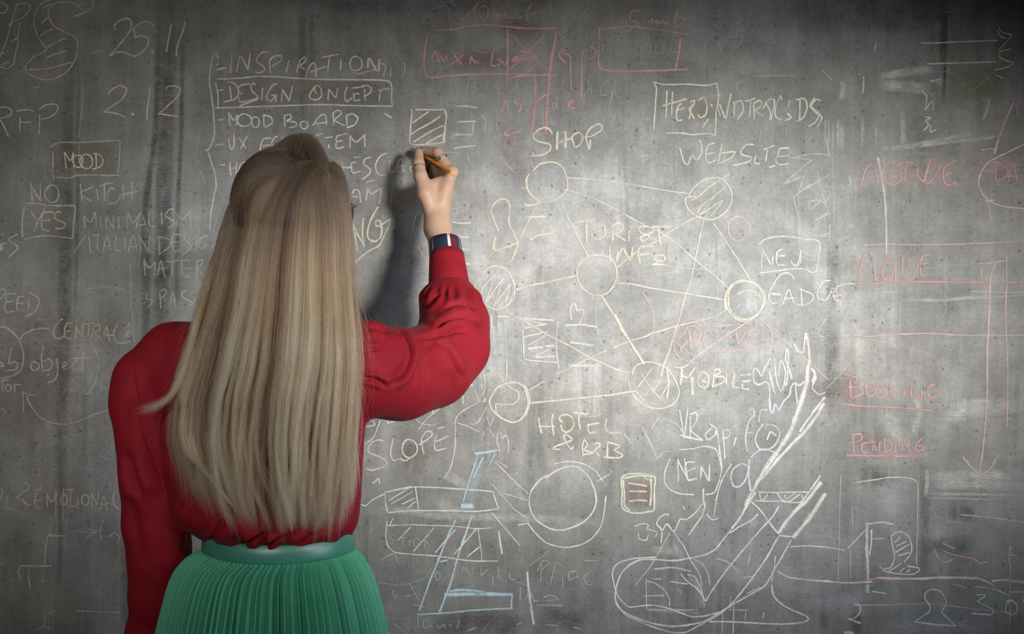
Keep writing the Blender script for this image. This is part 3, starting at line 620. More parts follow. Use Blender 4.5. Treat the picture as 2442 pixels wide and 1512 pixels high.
chalk_line||w|3.4|.55|V|130,600 200,650 240,700;330,905 410,915;520,360 535,450;460,530 475,600 490,650;1110,480 1130,520 1090,560;1040,560 1140,650 1090,745;1035,600 1030,680;1050,490 1045,540;1340,610 1420,670 1500,730;1880,500 1960,490 1940,560 1880,600;1885,510 1890,700;2010,580 2015,745;2020,600 2100,560;2020,740 2080,680;2330,570 2335,720;2270,600 2280,680;1860,275 1920,230;2065,1095 2110,1100
chalk_circle|open yellow circle under SHOP|y|6.6|.9|P|150,155 125,200 135,290 190,360 260,395 350,380 430,330 468,280 465,200 430,110 370,65 300,60 230,80 180,130
chalk_line|line from the SHOP circle to the upper right circle|w|4.4|.9|P|470,188 750,210 1000,245 1250,290 1490,325
chalk_line|long line from the SHOP circle down to the right circle|w|4.8|.9|P|425,285 520,310 700,370 900,470 1100,580 1250,650 1400,760 1540,880 1700,1010 1810,1110
chalk_line|line from the SHOP circle to the middle circle|y|5|.9|P|415,395 470,520 560,700 635,840 640,880
chalk_line|line falling from the SHOP circle to the left|y|4.6|.85|P|210,420 150,540 90,660 30,800 0,880
+O|530,440 510,500 480,520
chalk_dash|three yellow dashes under the SHOP circle|y|8.5|.92|P|110,405 130,425 245,400;130,520 290,515;145,715 230,670 350,655
chalk_circle|hatched circle at the upper right of the diagram|y|5.4|.92|P|1480,350 1530,270 1620,205 1720,190 1790,220 1840,300 1845,390 1800,470 1720,530 1640,540 1550,510 1480,450 1455,390 1470,355 1550,345;w4.4:1500,380 1560,350 1680,250 1835,155;w4.6:1580,430 1690,350 1790,270;1560,490 1580,430;w4:1690,360 1580,500;w4.6:1580,500 1775,375;w4:1775,375 1670,515
chalk_line|line from the hatched circle to the middle circle|y|5|.9|P|1555,515 1400,600 1290,670 1180,740 1060,800 960,880 890,940
chalk_line|long line from the hatched circle down to the lower circle|y|5|.88|P|1610,545 1575,700 1540,870 1500,1050 1450,1200 1410,1360 1390,1430
+U|370,380 320,560 280,700;w9:280,700 220,850 180,1000
chalk_line|line from the hatched circle to the right circle|y|5|.9|P|1690,570 1800,730 1900,880 2005,1060
chalk_circle|small pink circle|p|4.8|.75|P|@1905,617,90,103;1815,570 1850,535 1910,515
chalk_word|TURIST in pale chalk|y|7|.9|P|w9:550,565 610,555;610,555 700,540;625,560 630,730;670,650 680,690 730,705 785,670 775,590;850,640 845,720;835,605 890,570 935,595 915,640 860,660;860,660 960,720;985,635 985,730;1140,600 1090,600 1065,620 1090,655 1150,670 1140,700 1095,720 1080,690 1170,650 1190,630;w8:1175,600 1330,603;1230,610 1240,700 1255,760
chalk_word|INFO in pale chalk|y|7|.85|P|820,765 830,900;w9:880,890 895,810;880,890 930,780 960,830 1000,880 1015,770;1185,765 1080,770 1060,830 1080,910;1070,840 1150,825;1170,850 1220,890 1285,880 1270,840 1200,850 1220,900 1170,920 1280,915
chalk_line||w|3.6|.6|P|1280,920 1400,945 1540,955 1740,970;1190,1005 1430,975;1180,1020 1130,1090;725,1180 705,1300 715,1430 730,1512;1100,1150 1150,1230 1190,1330 1190,1480;1750,880 1725,1050 1725,1200
+O|1225,1020 1245,1140 1290,1260 1340,1320 1430,1350;1730,1000 1720,1130 1690,1240 1600,1320;1010,20 1200,120
chalk_circle|plain circle in the middle of the diagram|y|5.2|.92|P|@720,1003,168,172
chalk_line|line from the middle circle to the left circle|y|6|.92|P|35,1130 150,1095 300,1065 540,1010
chalk_line|line from the middle circle to the right circle|y|5.4|.92|P|885,1075 1000,1080 1200,1120 1450,1160 1640,1190 1780,1215
chalk_line|thick line from the middle circle down to the crossed circle|y|7.5|.95|P|755,1180 850,1330 960,1512
+O|1390,970 1500,1170 1640,1390
chalk_circle|right circle drawn round several times|y|5|.92|T|@605,1290,160,160;@600,1300,150,165,40;@612,1284,150,155,160;540,1245 600,1215 680,1225 740,1280;w7:455,1220 440,1300 455,1380
chalk_line|line from the right circle sweeping down to the left|y|5|.9|U|950,200 850,265 670,320 340,400 100,470 0,505
+O|1690,1150 1520,1200 1370,1260
+O|1320,1280 1180,1345 1000,1430 870,1490
+S|340,-60 230,0 120,65
chalk_line|thin line from the right circle down to MOBILE|w|4.4|.88|U|1210,345 1050,450 880,560 720,670 580,780 450,890
chalk_line|thin line from the right circle towards BOOKING|w|3.4|.7|U|1420,345 1550,480 1700,600 1900,770 2150,1000 2190,1025
chalk_circle|hatched circle beside the raised elbow|w|5.2|.95|O|240,635 300,575 370,555 440,580 500,650 530,740 520,830 460,900 370,930 280,890 220,810 190,730 215,680 310,645;230,810 270,720 360,630;360,630 280,870;280,870 430,660;430,660 345,910;345,910 490,710;490,710 450,870 480,880 520,780
chalk_line|long line from the elbow circle to the crossed circle|y|5|.92|O|415,925 500,970 620,1030 800,1140 1000,1240 1180,1345 1350,1420 1500,1478
+L|0,320 100,365 210,400
chalk_line||w|3.2|.6|O|430,930 440,1050 450,1200 462,1512;350,1130 320,1230
chalk_drawing|little page with ruled lines|w|5.4|.9|O|595,1030 605,1200 610,1330 630,1360 760,1375 905,1385;w8:610,1005 740,1015 870,1022;900,1030 885,1200 895,1350 910,1440;w7:610,1090 810,1050;w6:610,1165 830,1115;w4:640,1240 800,1150;w9:640,1265 775,1250;w9:790,1245 870,1240;w4:680,1340 830,1270;w10:700,1340 880,1330;w6:600,1010 800,1060
chalk_drawing|small looped letter over dashes|w|6|.88|O|1020,1020 1005,950 1020,890 1050,885 1065,940 1110,925 1120,960 1085,1050;w7:965,1065 1100,1060 1240,1080;w9:1005,1210 1100,1222 1205,1240;w10:990,1410 1215,1415
chalk_drawing|butterfly-like outline|y|6|.9|Q|1940,530 1925,470 1960,390 2040,330 2120,320 2170,370 2185,460 2170,640 2230,780 2300,920;1940,530 1980,650 2030,760;1960,1030 2100,1000 2300,920;2300,920 2270,1050 2210,1180;w10:1990,840 1970,900 1955,1020
chalk_dash|stack of short dashes beside the cuff|w|6|.92|Q|1385,640 1500,655 1645,648;1395,840 1500,845 1620,850;w8:1515,1010 1600,1020;w8:1565,1215 1630,1215
chalk_line|faint curve behind the forearm|w|3.4|.6|Q|950,470 880,560 850,680 850,780 880,900 940,1040 1010,1160 1040,1260
chalk_word|letters cut by the raised sleeve|w|8|.92|O|325,970 335,1090;280,1020 340,1090;380,990 470,990;390,1040 395,1105
chalk_word|SLOPE|p|6|.92|R|320,1115 240,1100 150,1140 100,1230 120,1280 270,1340 360,1410 320,1470 160,1520;455,1065 430,1170 415,1300 450,1385 520,1365 550,1360;@680,1220,105,125;550,1360 620,1390 700,1340;840,1080 850,1180 880,1300;840,1090 900,990 970,985 990,1030 900,1110 800,1170;1055,1030 1020,1130 1030,1220 1060,1245 1190,1215;1030,1130 1225,1045;w7:1065,950 1165,915;w4:205,1175 215,1185
+N|90,240 40,220;90,340 140,300 145,340
chalk_line|long curved line right of SLOPE|p|5|.85|R|1640,545 1590,600 1440,680 1340,770 1310,860 1310,1000 1310,1150 1290,1300 1260,1430 1230,1512
+N|740,0 710,190 650,300
chalk_word|word half hidden under the raised sleeve|w|6.4|.9|R|780,705 840,730 900,715 980,650;990,630 1010,730;1110,600 1120,645;1240,540 1255,630;w7:1425,355 1560,335;1410,400 1420,600;370,800 380,870 510,805;620,740 640,790;w8:120,810 190,860 190,900;190,900 60,920;w4.5:270,820 240,920 180,1060 130,1110 40,1160
chalk_drawing|pale loops and sticks under the elbow|w|4.4|.75|R|w6:1630,80 1700,170 1725,270 1715,400 1690,470;1590,410 1610,500 1640,545;1650,350 1680,340 1680,400;1720,510 1735,540 1710,580 1710,520;w3.5:1740,640 1720,700 1665,780;w4:1330,860 1480,910 1640,985;w4:800,960 870,860 980,750 1100,660;w3:735,780 800,850 900,890 1050,890;w5:1510,860 1560,885 1640,840 1660,790;1745,780 1800,900 1835,780;1690,1050 1715,970;1780,950 1860,1060;w5:1930,1270 1890,1130 1900,1000 1930,990 1960,1080 2000,1040 2040,1080 2050,1200 2035,1290;w4:1730,210 1850,130 1980,100
chalk_circle|pale yellow circle under the elbow, curled line inside|y|6.4|.95|R|2160,290 2060,310 1900,370 1820,480 1785,570 1820,680 1900,760 1990,820 2100,855 2200,830 2280,740 2320,600 2310,480 2260,370 2180,310 2060,310;1870,600 1880,720 1940,790;2260,330 2330,450 2340,600 2290,760;w4.5:1900,190 2000,320 2100,390 2190,440 2185,530 2120,600 2000,610 1870,600;w4.5:2020,0 2025,150 2010,320
chalk_line|line from the lower left circle to the crossed circle|y|6|.95|S|150,240 400,215 800,175 1100,145 1400,100 1600,65
chalk_word|HOTEL in yellow chalk|y|6.4|.92|S|255,440 275,560 300,665;455,395 440,500 470,690;w5:250,565 495,565;600,510 540,470 560,420 630,400 710,430 745,520 720,600 650,645 590,620 565,540;w7:730,375 960,390;815,395 815,500 835,605;920,550 1100,515;955,520 940,600 970,660 1050,640;1200,450 1175,560 1200,630 1270,655 1405,645
chalk_word|& B&B in yellow chalk|y|6.2|.92|S|600,700 625,675 725,745 600,800 460,860 470,880 560,880;600,690 650,810 720,880 730,830;885,740 865,850 880,980;885,740 935,820 890,890 1020,935 860,955;1020,820 1080,790 1110,830 1020,900 1000,910;1040,900 1100,980;1215,775 1210,1000;1215,780 1380,835 1300,890;1300,890 1420,960 1370,1000 1150,990
chalk_line||w|6|.55|S|w5:790,165 800,250 840,360 930,430;w9:960,430 1110,410;w6:1100,60 1090,200 1080,300 1110,410;1440,660 1500,740 1570,840;w5:1630,940 1665,1020;w9:1690,570 1790,770 1890,990;w6:1920,440 1820,600;w6:1970,450 2180,540 2270,680;w5:1870,1040 1980,930 2080,910;w4:1060,1330 1200,1250 1270,1200 1240,1150;w5:870,200 1000,215 1090,200
chalk_drawing|big pale circle inside a wider rounded outline|w|6.2|.92|N|1440,300 1520,240 1620,205 1700,215 1780,290 1830,400 1835,500 1790,590 1700,660 1580,700 1480,690 1380,630 1330,560 1315,470 1340,380 1400,310 1460,270;w4.6:1510,185 1620,165 1740,185 1830,240 1890,320;w5:1915,430 1900,560 1870,680 1800,770 1700,820 1580,835 1450,800 1360,720 1300,640;w4:1850,320 1920,275;w5:1225,660 1300,650
chalk_circle|crossed circle left of MOBILE|y|5.6|.95|L|245,410 250,370 290,325 380,300 470,320 550,370 620,470 645,560 620,630 560,680 470,700 370,680 280,620 230,550 210,450;w5:320,395 400,520 480,615;w5:480,615 540,510;w5:420,345 290,515;w5:480,465 400,575;w8:540,370 555,480 540,620;0,595 270,550;w4:270,550 420,720
chalk_line|line coming down to the crossed circle|y|5.6|.9|L|130,0 210,110 280,220 345,320
chalk_word|MOBILE in yellow chalk|y|7|.92|U|w10:430,870 430,1000 415,1100;w4:350,890 450,890 520,840;430,980 500,1010 540,960 590,890;w13:555,1000 565,1220;@690,1040,65,95;660,1040 740,1070;820,950 800,1130;820,930 870,905 890,950 810,1000;810,1000 935,1000 940,1060 790,1125;970,960 965,1100;1070,960 1045,1060 1060,1130 1130,1130;1130,985 1270,970;1150,1060 1260,1045;1160,1080 1160,1140 1240,1150
chalk_drawing|angular scribbles right of MOBILE|w|6.4|.9|U|1500,770 1440,870 1390,1000;1390,1000 1340,920 1300,900 1290,960 1300,1060 1350,1095 1440,1065 1480,1100 1490,1250 1500,1400;w8:1545,770 1555,950 1600,1140 1640,1160 1680,950 1620,800 1590,1000;w9:1690,660 1680,790 1720,900 1755,1030;w7:1700,660 1715,780 1690,1100 1660,1050;w8:1480,940 1550,1210
chalk_drawing|wavy lilac line right of MOBILE|l|6.5|.9|L|1420,600 1425,700 1450,735 1470,660 1500,715 1540,640 1590,590 1610,510 1640,480 1650,570 1660,660;1640,480 1680,500 1720,470 1735,530
chalk_word|VR app|w|6|.92|L|650,710 670,830 690,960;720,690 690,960;740,760 740,980;735,750 790,735 800,790 740,890;740,890 850,975;w7:650,930 850,975;920,870 870,920 890,970 950,930 960,890;905,830 960,870 970,930;970,890 985,1000 1005,1150 1010,1230;1020,890 1040,1130;1020,880 1080,890 1070,940 1010,960;1135,945 1115,1020;1110,850 1140,845
chalk_box|round frame around the lower NEN|w|5.4|.85|L|640,1055 760,1045 870,1025 960,1050 990,1130 1010,1220 990,1320 960,1400 930,1430 870,1440;565,1130 525,1240 520,1330 560,1390 650,1430 775,1440
chalk_word|NEN in the lower round frame|w|5.6|.9|L|632,1130 640,1330;632,1140 715,1300;690,1125 720,1300;780,1160 710,1165 700,1230 720,1310 800,1300;710,1240 790,1210;830,1305 835,1195;835,1195 900,1320;905,1180 905,1325
chalk_drawing|lilac circle and letter above the lattice|l|6|.85|L|1230,1070 1215,950 1240,820 1290,750;1240,720 1280,700 1290,770;1370,830 1320,900 1300,970 1330,1040 1400,1055 1470,1010 1510,910 1470,850 1390,835;1400,970 1430,900 1480,935;w5:1330,820 1345,720 1400,710;1230,1190 1180,1175 1110,1220 1090,1290 1110,1360 1160,1370 1210,1320 1250,1200;w8:1250,1130 1240,1250 1260,1410;1260,1120 1330,1060 1400,1050 1490,1090;w5:1220,910 1280,905
chalk_arrow|long thin arrow beside the lower NEN|w|5|.85|M|1120,20 1050,130 1000,260 970,420 960,500;900,460 930,500 960,515 1000,495
chalk_drawing|lattice strip across the boot shaft|w|5|.85|M|1350,270 1500,275 1650,270 1800,270;1310,345 1400,350 1550,350 1680,362 1780,350;1360,280 1380,345 1440,290;1515,280 1560,340 1620,350 1720,285;w6:1580,290 1600,330 1680,275;1730,290 1750,350
chalk_drawing|thick pale boot shaft rising to the right|w|17|.85|L|w9:1630,145 1670,210 1715,215;w8:1715,215 1730,50;w10:1735,50 1755,150 1765,270;1765,270 1750,370 1740,480 1700,620 1650,760;1650,760 1600,900 1530,1010 1430,1160;w14:1430,1160 1330,1310 1210,1540;w7:1800,370 1820,430 1790,520 1850,580 1900,560;w10:1780,350 1810,400 1790,480;w13:1890,650 1820,770 1720,900 1600,1020 1480,1150 1350,1310;w9:1900,600 1760,780 1680,900;w4:1480,1050 1380,1200 1280,1400
chalk_drawing|large pale outline of a high-heeled boot|w|5.8|.92|M|w9:1330,270 1250,390 1200,480 1120,590;1120,590 1040,690 980,765 880,820 740,850 620,870 450,860 330,860 240,900 160,970 120,1060 100,1150 105,1230 160,1310 280,1370 430,1420 600,1445 750,1430 880,1400 1000,1330 1100,1270 1220,1200 1380,1110 1430,1060 1490,950 1560,830 1640,690;w5:450,840 280,850 150,880 90,930 75,1000 100,1120 130,1190 200,1265 260,1275 400,1260 560,1285 680,1330 780,1360 900,1350 1050,1310;w5:100,1150 110,1250 200,1350 380,1430 560,1490 700,1500 830,1440 920,1390;w7:920,1390 1050,1310 1160,1200 1300,1020 1420,850 1510,690 1530,660;1470,1080 1480,1160 1530,1230 1640,1300 1740,1340 1790,1380 1740,1410 1560,1425 1300,1415 1100,1405 920,1405;w4:1500,830 1490,940 1465,1060;w7:1290,355 1370,430 1450,540 1530,640;1530,650 1640,660;w6:1350,460 1300,510 1190,570 1100,630;1530,390 1480,480 1380,590 1250,740 1100,920 960,1110 890,1225;890,1225 830,1130 720,1040 670,985;w15:1530,630 1590,540 1680,430 1780,340 1900,180;w15:1650,670 1740,570 1830,450 1940,280;w8:1560,560 1700,400 1900,120
chalk_drawing|faint sketch inside the boot|w|4.6|.65|M|370,1020 370,1160 375,1290;370,1045 450,1070 530,1130 570,1200 575,1270;345,1180 530,1175;w7:440,945 600,930 770,965;w5:730,990 800,1020 860,1150 880,1280;790,860 860,900 910,980 930,1090;w4:580,620 500,760 420,900 360,980 270,1090;w5:610,620 700,750 760,870 830,980 860,1100;w4:420,1030 510,1030;w5:580,1055 740,1075;w4:370,1300 820,1300;w4:980,850 1060,870 1120,910 1170,970;w4:1105,1180 1105,1290;w7:1135,1270 1130,1512;w4:1240,1310 1235,1390;w5:1090,1300 1260,1305;w5:1400,1320 1390,1380;w4:1040,1330 1030,1512;w4:1250,1160 1370,1100;w4:1220,1020 1310,1005;w4:1280,800 1260,910
chalk_drawing|curly white strokes above the boot|w|5.4|.85|M|w8:870,240 870,330 885,390;w6:885,390 850,490 740,650;860,370 800,450 720,510 670,505 640,560 610,615 550,550 510,610 490,580 460,550 490,490 540,465 570,465;w7:510,620 500,720;w4:270,570 340,545 390,560 370,590;w4:370,590 460,620 450,665;w4:300,625 310,680 370,690 390,640;w4:690,390 710,430
chalk_box|small yellow bordered note|y|7|.92|M|150,150 200,115 320,110 430,130 450,160 440,250 440,420 400,440 300,455 210,440 160,400 160,280 150,150;165,150 310,125 410,135;410,135 415,260 405,390;170,160 180,300 180,390 230,430;w4:340,130 380,160 430,165
chalk_dash|three pale orange lines in the note|o|6|.95|M|210,190 380,215;220,262 380,265;220,352 300,340 380,345
chalk_box|upper round frame around NEN|w|5.2|.85|T|715,835 780,790 880,770 1000,775 1100,795 1190,800 1220,840 1205,950 1190,1050 1155,1065 1100,1040 1000,1035 880,1050 730,1070
chalk_word|NEN in the upper round frame|w|5.6|.88|T|750,870 740,1035;755,890 820,1000;835,930 830,1010;920,870 870,900 865,970 880,1005 930,1000;870,930 940,925;985,970 1000,1000 1040,1000 1065,880;1065,880 1060,990
chalk_word|GADGE|w|5.2|.85|T|1015,1120 960,1070 890,1090 820,1200 800,1290 840,1320 900,1290 910,1240;w8:820,1240 900,1245;915,1330 950,1230 970,1205 1005,1320;920,1280 1025,1270;1065,1190 1075,1345;1050,1200 1150,1240 1160,1290 1100,1330 1030,1330;1310,1130 1250,1140 1200,1220 1210,1280 1270,1290 1320,1210;1310,1200 1345,1195;1510,1155 1430,1160 1370,1180 1330,1240 1350,1295 1405,1300;1320,1260 1405,1255
chalk_box|pink box around MVP|k|6|.8|U|730,405 900,390 1100,375 1400,335;1400,340 1480,400 1510,480 1510,620;770,700 900,705 1200,670 1500,620;w8:720,450 690,560 720,660
chalk_word|MVP in pink chalk|k|5.6|.8|U|855,460 870,610;860,480 910,540 1000,450;1000,450 1010,590;w7:1080,470 1110,610;1110,610 1220,420;w7:1240,460 1220,540 1245,600;1230,450 1300,435 1355,460 1330,500 1240,520
chalk_circle|hatched pink circle with a P|k|5.4|.78|U|730,400 680,340 600,315 500,310 420,370 350,480 330,600 350,700 420,780 520,820 620,830 700,780 740,690;w10:510,430 540,550 540,670;w8:480,450 500,410 580,390 650,450 640,530 560,590;480,430 380,580;600,450 400,720;670,590 580,740;500,560 410,680;w4:340,560 430,650 580,760;w5:310,790 440,800
chalk_line||w|5|.7|U|2165,305 2100,400 2070,480 2090,510 2140,520;w6:1775,600 1840,690
chalk_drawing|pale blue ladder standing on a base|b|6.4|.92|N|w10:890,105 970,95 1070,78;w5:915,110 880,220 840,340 800,480;w5:1050,100 1000,200;w7:740,620 680,750 620,900 540,1100 455,1330;w8:870,580 830,700 760,900 700,1120 615,1340;w15:650,1205 900,1200 1190,1205;w7:1180,1200 1175,1310;440,1360 700,1345 900,1325 1190,1310;w6:610,950 680,935;w10:690,1180 800,1170 960,1185;w20:780,510 880,515;w5:960,130 920,200 880,300
chalk_line|pale rays right of the ladder top|w|4.6|.75|N|1050,170 1200,320 1310,420;w4:1100,410 1300,470;w4:1020,340 1110,440 1200,540 1300,610;w5:1020,565 1130,690 1240,820;w4:1060,160 1150,215
chalk_box|long box with a hatched end crossing the ladder|w|5.2|.9|N|185,405 195,500 210,565;210,565 400,550 700,550 900,555 1075,535;190,405 300,385 430,365 700,375 1030,400;1030,400 1075,535;425,360 440,460 450,535;w4:220,470 390,365;w4:235,500 410,400;w4:320,500 425,450;w4:365,530 430,475;185,420 100,460 40,510 0,500;w4:250,390 400,360
chalk_drawing|rounded hatched shape under the long box|w|5|.88|N|205,630 195,750 215,830 270,875 400,890 600,905 850,940 1070,942;w4:205,665 400,660 700,670 900,690 1020,685;390,675 285,785;575,680 410,870;740,695 580,880;905,690 730,890;915,680 935,830 945,930;930,830 830,910;w7:1075,710 1105,890;w3.5:255,605 225,665
chalk_word|faint ghost of PRICE and other words low in the middle|s|4.4|.7|N|790,1040 800,990 860,1050 880,990;940,1000 940,1060;940,1060 1000,1000;1030,1060 1030,1130;1075,1010 1070,1080 1120,1090;1160,1030 1165,1080 1210,1085;1410,940 1405,1110;1380,1020 1420,940 1470,960 1410,1010;1480,1130 1520,960 1570,980;1575,1060 1575,1140;1690,1020 1630,1030 1625,1090 1700,1060;1800,1030 1740,1060 1760,1120 1800,1130;1745,940 1860,940;1310,980 1400,920 1480,850;@600,1060,20,30;300,765 350,760;325,770 330,830;380,770 380,830;@440,800,28,32;500,840 500,780;500,780 540,830;1050,220 990,225 985,280 1080,290 1095,310 1030,320
chalk_word|faint ho and other letters at the bottom|s|5|.75|N|1245,1150 1245,1250;1285,1240 1320,1180 1350,1250 1390,1250;1420,1230 1480,1210 1540,1240 1440,1250;1370,1285 1580,1290;490,1400 490,1465 550,1440 500,1400;590,1430 610,1465 650,1440 660,1470;690,1445 710,1440;770,1400 750,1470;380,1115 455,1260;250,1170 260,1230 290,1200;150,940 255,885 285,950;340,1220 390,1210;400,1280 500,1300;445,1370 445,1470;250,1430 370,1512;200,1470 230,1512;1220,1440 1260,1420;1440,1440 1540,1450;1660,1460 1720,1470;830,1490 900,1460;w3:560,980 500,1070 400,1110 300,1130 130,1110;1540,1470 1540,1512
chalk_line|thick upright stroke low in the middle|w|9|.8|N|1300,1025 1310,1150 1330,1300 1350,1440
chalk_line|pair of lines running right from the boot|w|5|.85|M|1630,750 1780,740 1982,755;1520,965 1620,1015 1800,1040 1982,1048
+K|0,780 120,795 230,815;250,800 400,640;0,1065 150,1080 300,1085 460,1075
chalk_line|thick pale ground line at the lower right|w|9|.85|K|500,1045 700,1050 850,1050 1050,1040 1330,1045;w5:1330,1045 1400,1070 1470,1105;w9:1450,1070 1560,1062 1722,1080
chalk_line|red strokes over the ground line|r|7|.7|K|320,1080 500,1045;500,1045 700,1080;w9:1115,1095 1240,1125
chalk_line|thick upright post beside the small boot|w|10|.85|K|410,580 410,800 420,1000 415,1170;w6:395,595 540,580 630,595;w6:450,640 445,760 430,860;w4:440,720 550,715
chalk_line|thin rounded frame above the small boot|w|4.4|.75|K|290,250 440,230 600,205 720,205 810,225 835,280 830,600 825,940
chalk_line||p|4|.5|K|190,200 180,600 170,1060;285,440 290,600 285,740;270,800 270,1050
chalk_drawing|small hatched boot at the lower right|w|5.2|.88|K|610,700 640,670 700,660 760,700 785,780 770,850 720,910;610,700 625,780 640,860 620,940 590,965;640,750 690,700;650,780 740,740;650,830 770,760;670,860 760,830;515,945 540,965 600,965;520,950 570,990 680,1010 790,1015 840,990 840,960 740,945;680,1000 720,960;740,1000 770,970;590,990 700,920
chalk_line|red shading of the small boot|r|7|.6|K|640,800 650,870 600,960;650,920 720,840;690,870 740,940;w5:375,990 400,960 440,870 470,840;w4:320,860 340,950 375,990
chalk_dash|red dashes at the lower right|r|5.6|.75|K|1065,580 1200,585 1300,605 1380,630;1045,815 1130,850 1300,880
chalk_line|faint pink line at the lower right|k|5|.6|K|300,1270 600,1270 850,1260 1100,1275 1350,1310 1600,1330
chalk_line|thin white strokes at the lower right|w|4.4|.7|K|1190,515 1400,535 1722,580;1040,755 1100,780 1150,800;975,800 1000,870 1060,910 1130,890;1300,880 1350,920 1420,910;1310,1115 1480,1140 1600,1190;1600,1160 1722,1160;w6:450,1155 575,1175
chalk_drawing|pawn outline at the lower right|w|5|.88|K|935,1300 935,1270 895,1220 900,1170 950,1140 1020,1155 1060,1210 1070,1260 1030,1330;1030,1330 1150,1445;1150,1445 1000,1435 810,1410;810,1410 930,1325 935,1300
chalk_number|30 at the lower right|w|5|.88|K|1320,1185 1400,1190 1330,1240;1330,1240 1460,1310 1440,1350 1280,1340;@1615,1295,50,55;1570,1240 1620,1230 1670,1275;1710,1220 1722,1250
chalk_number|2 at the lower right|w|7|.85|K|w5:310,1260 350,1270 355,1320 320,1370 255,1390;w9:255,1385 360,1425;w10:220,1500 300,1500
chalk_word|F at the right edge|w|4.6|.75|K|1600,780 1595,910;1600,800 1625,800;1590,855 1660,855
chalk_line||k|5|.6|K|1605,910 1600,1150 1600,1410
chalk_word|BOOKING in red chalk|r|6|.85|J|215,800 320,830 300,880;245,905 340,910 360,960 270,1000;265,850 270,990;@430,925,40,55;@510,940,35,55;590,890 590,990;630,900 595,950 640,990;710,930 705,985;765,910 765,1000;770,915 840,1010;850,920 845,1010;w7:960,880 910,900 900,960 920,990 985,980 985,945 930,945;w6:190,1040 350,1060 500,1065 800,1085 940,1100
chalk_word|PENDING in red chalk, underlined|r|6|.88|J|285,1310 295,1450;275,1300 350,1290 360,1330 290,1360;400,1360 370,1370 360,1420 400,1450;350,1370 480,1350;440,1340 490,1430 510,1350;450,1350 450,1430;545,1330 550,1440;540,1330 600,1370 590,1420 545,1440;640,1330 630,1440;w9:690,1345 690,1430;700,1350 750,1420;w8:740,1340 750,1440;850,1325 810,1370 800,1420 860,1420 865,1385 820,1390;w8:230,1465 500,1468 860,1470;560,1470 620,1440
chalk_arrow|long red arrow pointing down|k|7|.85|J|1415,0 1410,200 1400,400 1390,600 1385,1000 1380,1100 1365,1300 1345,1512;w4.4:1280,1018 1400,1018
+K|1375,0 1345,180;w9:1210,30 1270,110 1340,180;1510,15 1430,140 1340,190
chalk_line|right hand red upright line|k|5|.7|J|1550,60 1540,250 1545,500 1555,700 1555,1000 1550,1230
chalk_line|red line under the lower ACTIVE|r|6.4|.8|J|320,55 500,58 700,42 1000,42 1300,46 1691,48
chalk_line|faint red rule above BOOKING|k|5|.75|J|290,485 420,490 600,475 900,465 1200,480 1691,480
chalk_line||w|4|.4|J|400,530 200,780 70,920;690,730 640,790 590,860;420,510 560,540;1250,120 1691,130;190,60 320,55
chalk_word|ACTIVE in red chalk, the upper one|r|5.8|.85|I|435,440 470,330 520,260 570,300 600,450;470,400 600,370;435,480 485,465;435,440 435,480;800,290 750,240 690,245 650,310 660,400 710,455 780,460 860,390;790,280 860,245 960,245;w7:885,255 870,390 885,440;990,300 1010,390 1060,440;w8:1060,440 1130,200;w7:1080,460 1130,430 1220,300;1220,300 1215,260;w7:1390,215 1300,270 1260,300 1260,420 1300,470 1390,440;1270,370 1350,340
chalk_word|ACTIVE in red chalk, the lower one|r|5.6|.72|I|405,1440 430,1250 490,1140 540,1180 570,1300 575,1430;420,1325 505,1325;740,1200 670,1230 640,1330 660,1400 730,1390 770,1270;700,1190 800,1175;770,1260 775,1420;850,1180 845,1340;905,1210 950,1390 1010,1240;1130,1160 1050,1180 1030,1260 1040,1380 1110,1360;w8:1030,1260 1110,1250
chalk_line|thin red rule above the lower ACTIVE|k|4|.7|I|455,1070 700,1060 1000,1065 1400,1060 2066,1030
chalk_word|DA in red chalk at the right edge|r|5.6|.82|I|1780,250 1780,400 1790,440;1790,440 1900,360 1880,290 1800,240 1750,250;1910,450 1930,300 1960,250 1995,440;1890,385 2010,375;w4:1690,330 1790,325
chalk_circle|red circle round DA, cut by the right edge|k|5.4|.8|I|2066,60 1900,140 1720,230 1640,330 1610,450 1640,540 1720,630 1850,680 2066,705;w8:1810,0 1765,160;w4:1640,115 1790,100;w4:1700,620 1720,750 1740,840;w4:1670,630 1770,620
chalk_word|pink strokes right of the lower ACTIVE|k|5|.7|I|1635,1290 1635,1410;w4:1600,1255 1700,1255 1800,1235 1910,1225;1790,1240 1730,1380 1715,1512;1890,1170 1890,1450
chalk_line|tall white line through the upper ACTIVE|w|6|.75|I|w8:600,190 640,400;640,400 670,600 685,900 685,1160;w4:0,160 60,160 130,170;w4:85,0 110,160
chalk_line|pale line pointing at the upper bracket|w|4.8|.85|H|1030,430 1200,430 1500,415 1810,405
chalk_arrow|pale angular bracket at the top right|y|5|.8|H|1810,270 1840,320 1950,350;1950,350 1880,430 1810,500;1810,520 1935,490;1790,300 1830,360 1890,390
chalk_arrow|pale yellow arrow at the top right|y|5|.85|H|1090,640 1400,630 1785,620;1815,545 1830,580 1900,610 1970,630;1970,630 1880,680 1765,700
chalk_drawing|small yellow squiggles at the top right|y|4.6|.75|H|1240,795 1125,810;1125,810 1225,830;1040,910 1090,960 1075,1100;1075,1100 1150,1010 1155,1110;1075,1170 1135,1180 1080,1210 1110,1250 1060,1310;1130,1250 1130,1320 1190,1290;1770,750 1860,785
chalk_line|pink strokes at the right edge|k|8|.55|H|w10:1720,990 1690,1110 1650,1200;1960,1020 1870,1230 1820,1370 1780,1512;w4:1970,1060 2040,1020;w4:1100,920 1160,960 1170,1000;w4:1490,40 1520,0;w3:1260,120 1360,120
chalk_line||w|6|.65|H|460,760 455,940;w4:585,430 570,520;w3:40,700 140,800;w4:400,745 420,735
''')
